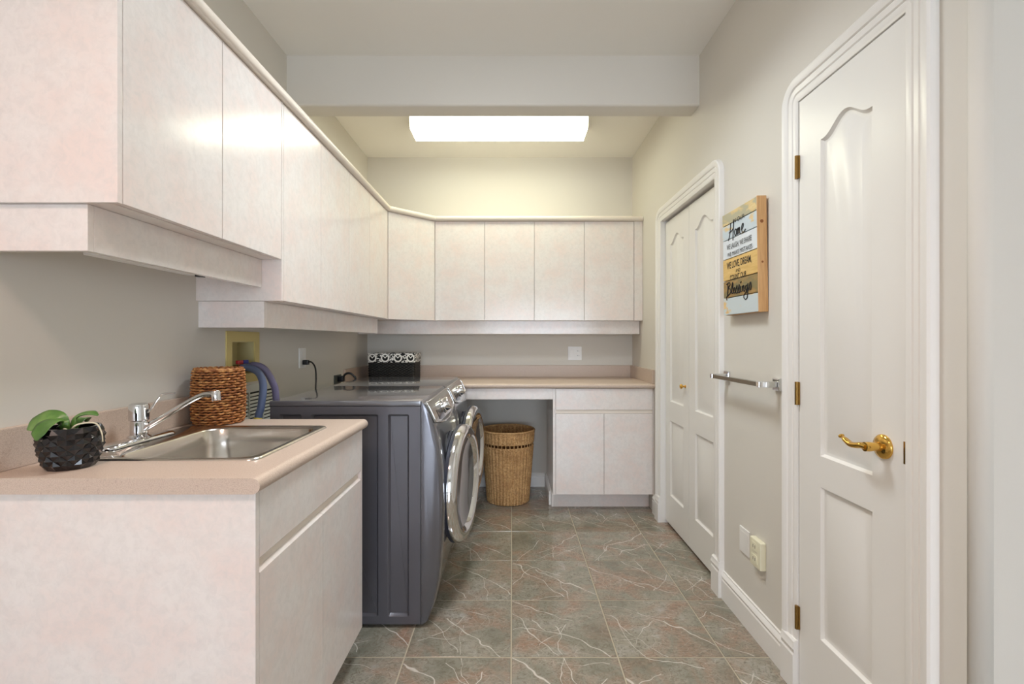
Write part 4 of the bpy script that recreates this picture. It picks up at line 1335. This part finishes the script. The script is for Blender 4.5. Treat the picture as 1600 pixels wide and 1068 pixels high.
bless = [
    [(.06, 1.0), (.05, .5), (.03, .0)], [(.00, .90), (.10, 1.02), (.15, .85), (.06, .58), (.15, .50), (.17, .22), (.05, .04), (-.02, -.10), (.01, -.32)],
    [(.20, .30), (.27, .75), (.25, .95), (.22, .6), (.22, .15), (.27, .18)],
    [(.28, .30), (.34, .42), (.33, .55), (.29, .45), (.29, .16), (.36, .15)],
    [(.36, .15), (.40, .45), (.43, .66), (.44, .45), (.455, .22), (.42, .08), (.385, .14)], [(.46, .15), (.495, .45), (.52, .66), (.53, .45), (.545, .22), (.51, .08), (.475, .14)],
    [(.57, .52), (.565, .15), (.60, .12)], [(.57, .78), (.60, .86)], [(.64, .52), (.635, .12)], [(.635, .32), (.68, .54), (.70, .42), (.695, .12), (.73, .14)],
    [(.84, .50), (.78, .50), (.75, .30), (.79, .14), (.84, .42)], [(.85, .62), (.84, .1), (.82, -.35), (.75, -.48), (.69, -.30), (.74, -.05), (.88, .20)],
    [(.89, .22), (.94, .66), (.97, .40), (.94, .14), (.89, .16)]]
strokes('script_lettering', bless, .035, V(.812), .232, .058, .0020)
knot_m = new_mat('pine_knot', RGB(140, 86, 44), .7)
for v_, rr_ in ((V(.22), .007), (V(.57), .0045)):
    lathe('knot', [(0, .0004), (rr_ * .6, .0004), (rr_, .0001)], (XR - .001 - .020, Yfar - SW - .0056, 1.332 + v_), knot_m, sg, axis=(0, -1, 0), n=12)
# the sign leans out a little at the top
sg.rotation_euler = (0, -math.radians(1.0), 0)

# ------------------------------------------------------------------ towel bar
tb = thing('towel_bar', (0.97, 2.06, 1.053), 'chrome towel bar on the right wall under the sign', 'towel bar')
BXc, BZc = 0.936, 1.053
box('bar', (BXc - .009, BXc + .009), (1.852, 2.262), (BZc - .009, BZc + .009), M['nickel'], tb, .0025)
for yy in (1.840, 2.271):
    box('post', (BXc - .012, XR - .0135), (yy - .0115, yy + .0105), (BZc - .0115, BZc + .0115), M['chrome'], tb, .003)
    box('wall_flange', (XR - .0130, XR), (yy - .024, yy + .024), (BZc - .024, BZc + .024), M['chrome'], tb, .004)

# ------------------------------------------------------------------ two plates on the right wall
p1 = thing('wall_plate', (XR, 2.105, .352), 'flat white blank plate low on the right wall', 'wall plate')
box('plate', (XR - .006, XR), (2.062, 2.148), (.300, .408), M['whitepl'], p1, .002)
box('insert', (XR - .0075, XR - .0062), (2.078, 2.132), (.316, .392), M['whitepl'], p1, .0006)
p2 = thing('wall_socket', (XR, 1.972, .358), 'thicker cream socket cover low on the right wall, nearer the hinged door', 'outlet')
box('body', (XR - .024, XR), (1.932, 2.018), (.304, .414), M['creampl'], p2, .004)
for zc in (.335, .385):
    s_ = box('socket_face', (XR - .0268, XR - .0242), (1.955, 1.997), (zc - .017, zc + .017), M['creampl'], p2, .001)
    boxes('slot', [((XR - .0272, XR - .027), (yy - .0015, yy + .0015), (zc - .005, zc + .008)) for yy in (1.968, 1.984)], M['dark'], s_)

# ------------------------------------------------------------------ ceiling fluorescent fixture
FLX0, FLX1, FLY0, FLY1 = -0.70, 0.522, 3.31, 3.55
fl = thing('fluorescent_light', ((FLX0 + FLX1) / 2, 3.43, ZC), 'long lit fluorescent ceiling light with a wrap-around lens', 'ceiling light')
box('pan', (FLX0 + .004, FLX1 - .004), (FLY0 + .02, FLY1 - .02), (ZC - .022, ZC), M['fixture'], fl, .001)
lp_ = [(FLY0 + .004, ZC - .008), (FLY0, ZC - .03), (FLY0 + .004, ZC - .074), (FLY0 + .014, ZC - .085), (FLY1 - .014, ZC - .085), (FLY1 - .004, ZC - .074), (FLY1, ZC - .03), (FLY1 - .004, ZC - .008)]
lens_o = prism('lens', lp_, lambda p, q, a: (a, p, q), FLX0 + .006, FLX1 - .006, M['lens_side'], fl, 30)
lens_o.data.materials.append(M['lens'])
for p_ in lens_o.data.polygons:
    if p_.normal.z < -0.9: p_.material_index = 1
for a, b in ((FLX0, FLX0 + .0055), (FLX1 - .0055, FLX1)):
    prism('end_cap', [(FLY0 - .002, ZC), (FLY0 - .002, ZC - .03), (FLY0 + .003, ZC - .076), (FLY0 + .014, ZC - .088), (FLY1 - .014, ZC - .088), (FLY1 - .003, ZC - .076), (FLY1 + .002, ZC - .03), (FLY1 + .002, ZC)], lambda p, q, c: (c, p, q), a, b, M['fixture'], fl, 20)

# unseen flush ceiling lamps; the one before the beam is added fill
for (dx, dy, dw, dc_, dr_), lb in zip(DOWN, ('unseen round flush ceiling lamp with warm glow, above the left of the viewer', 'added unseen round fill lamp with neutral glow, before the ceiling beam')):
    dl = thing('unseen_ceiling_lamp', (dx, dy, ZC), lb, 'ceiling light')
    lathe('trim_ring', [(dr_, -.0005), (dr_ + .03, -.0005), (dr_ + .03, -.004), (dr_ + .022, -.008), (dr_, -.006)], (dx, dy, ZC), M['fixture'], dl, n=40, closed_prof=True)
    lathe('lens', [(0, -.0008), (dr_ - .0005, -.0008), (dr_ - .0005, -.0035), (0, -.0035)], (dx, dy, ZC), emis('unseen_lamp_lens', dc_, 2.0), dl, n=40)
    l_ = bpy.data.lights.new('unseen_lamp_light', 'AREA'); l_.shape = 'DISK'; l_.size = dr_ * 1.96; l_.spread = math.radians(140); l_.energy = dw; l_.color = dc_
    o_ = bpy.data.objects.new('unseen_lamp_light', l_); COL.objects.link(o_); o_.location = (dx, dy, ZC - .006)
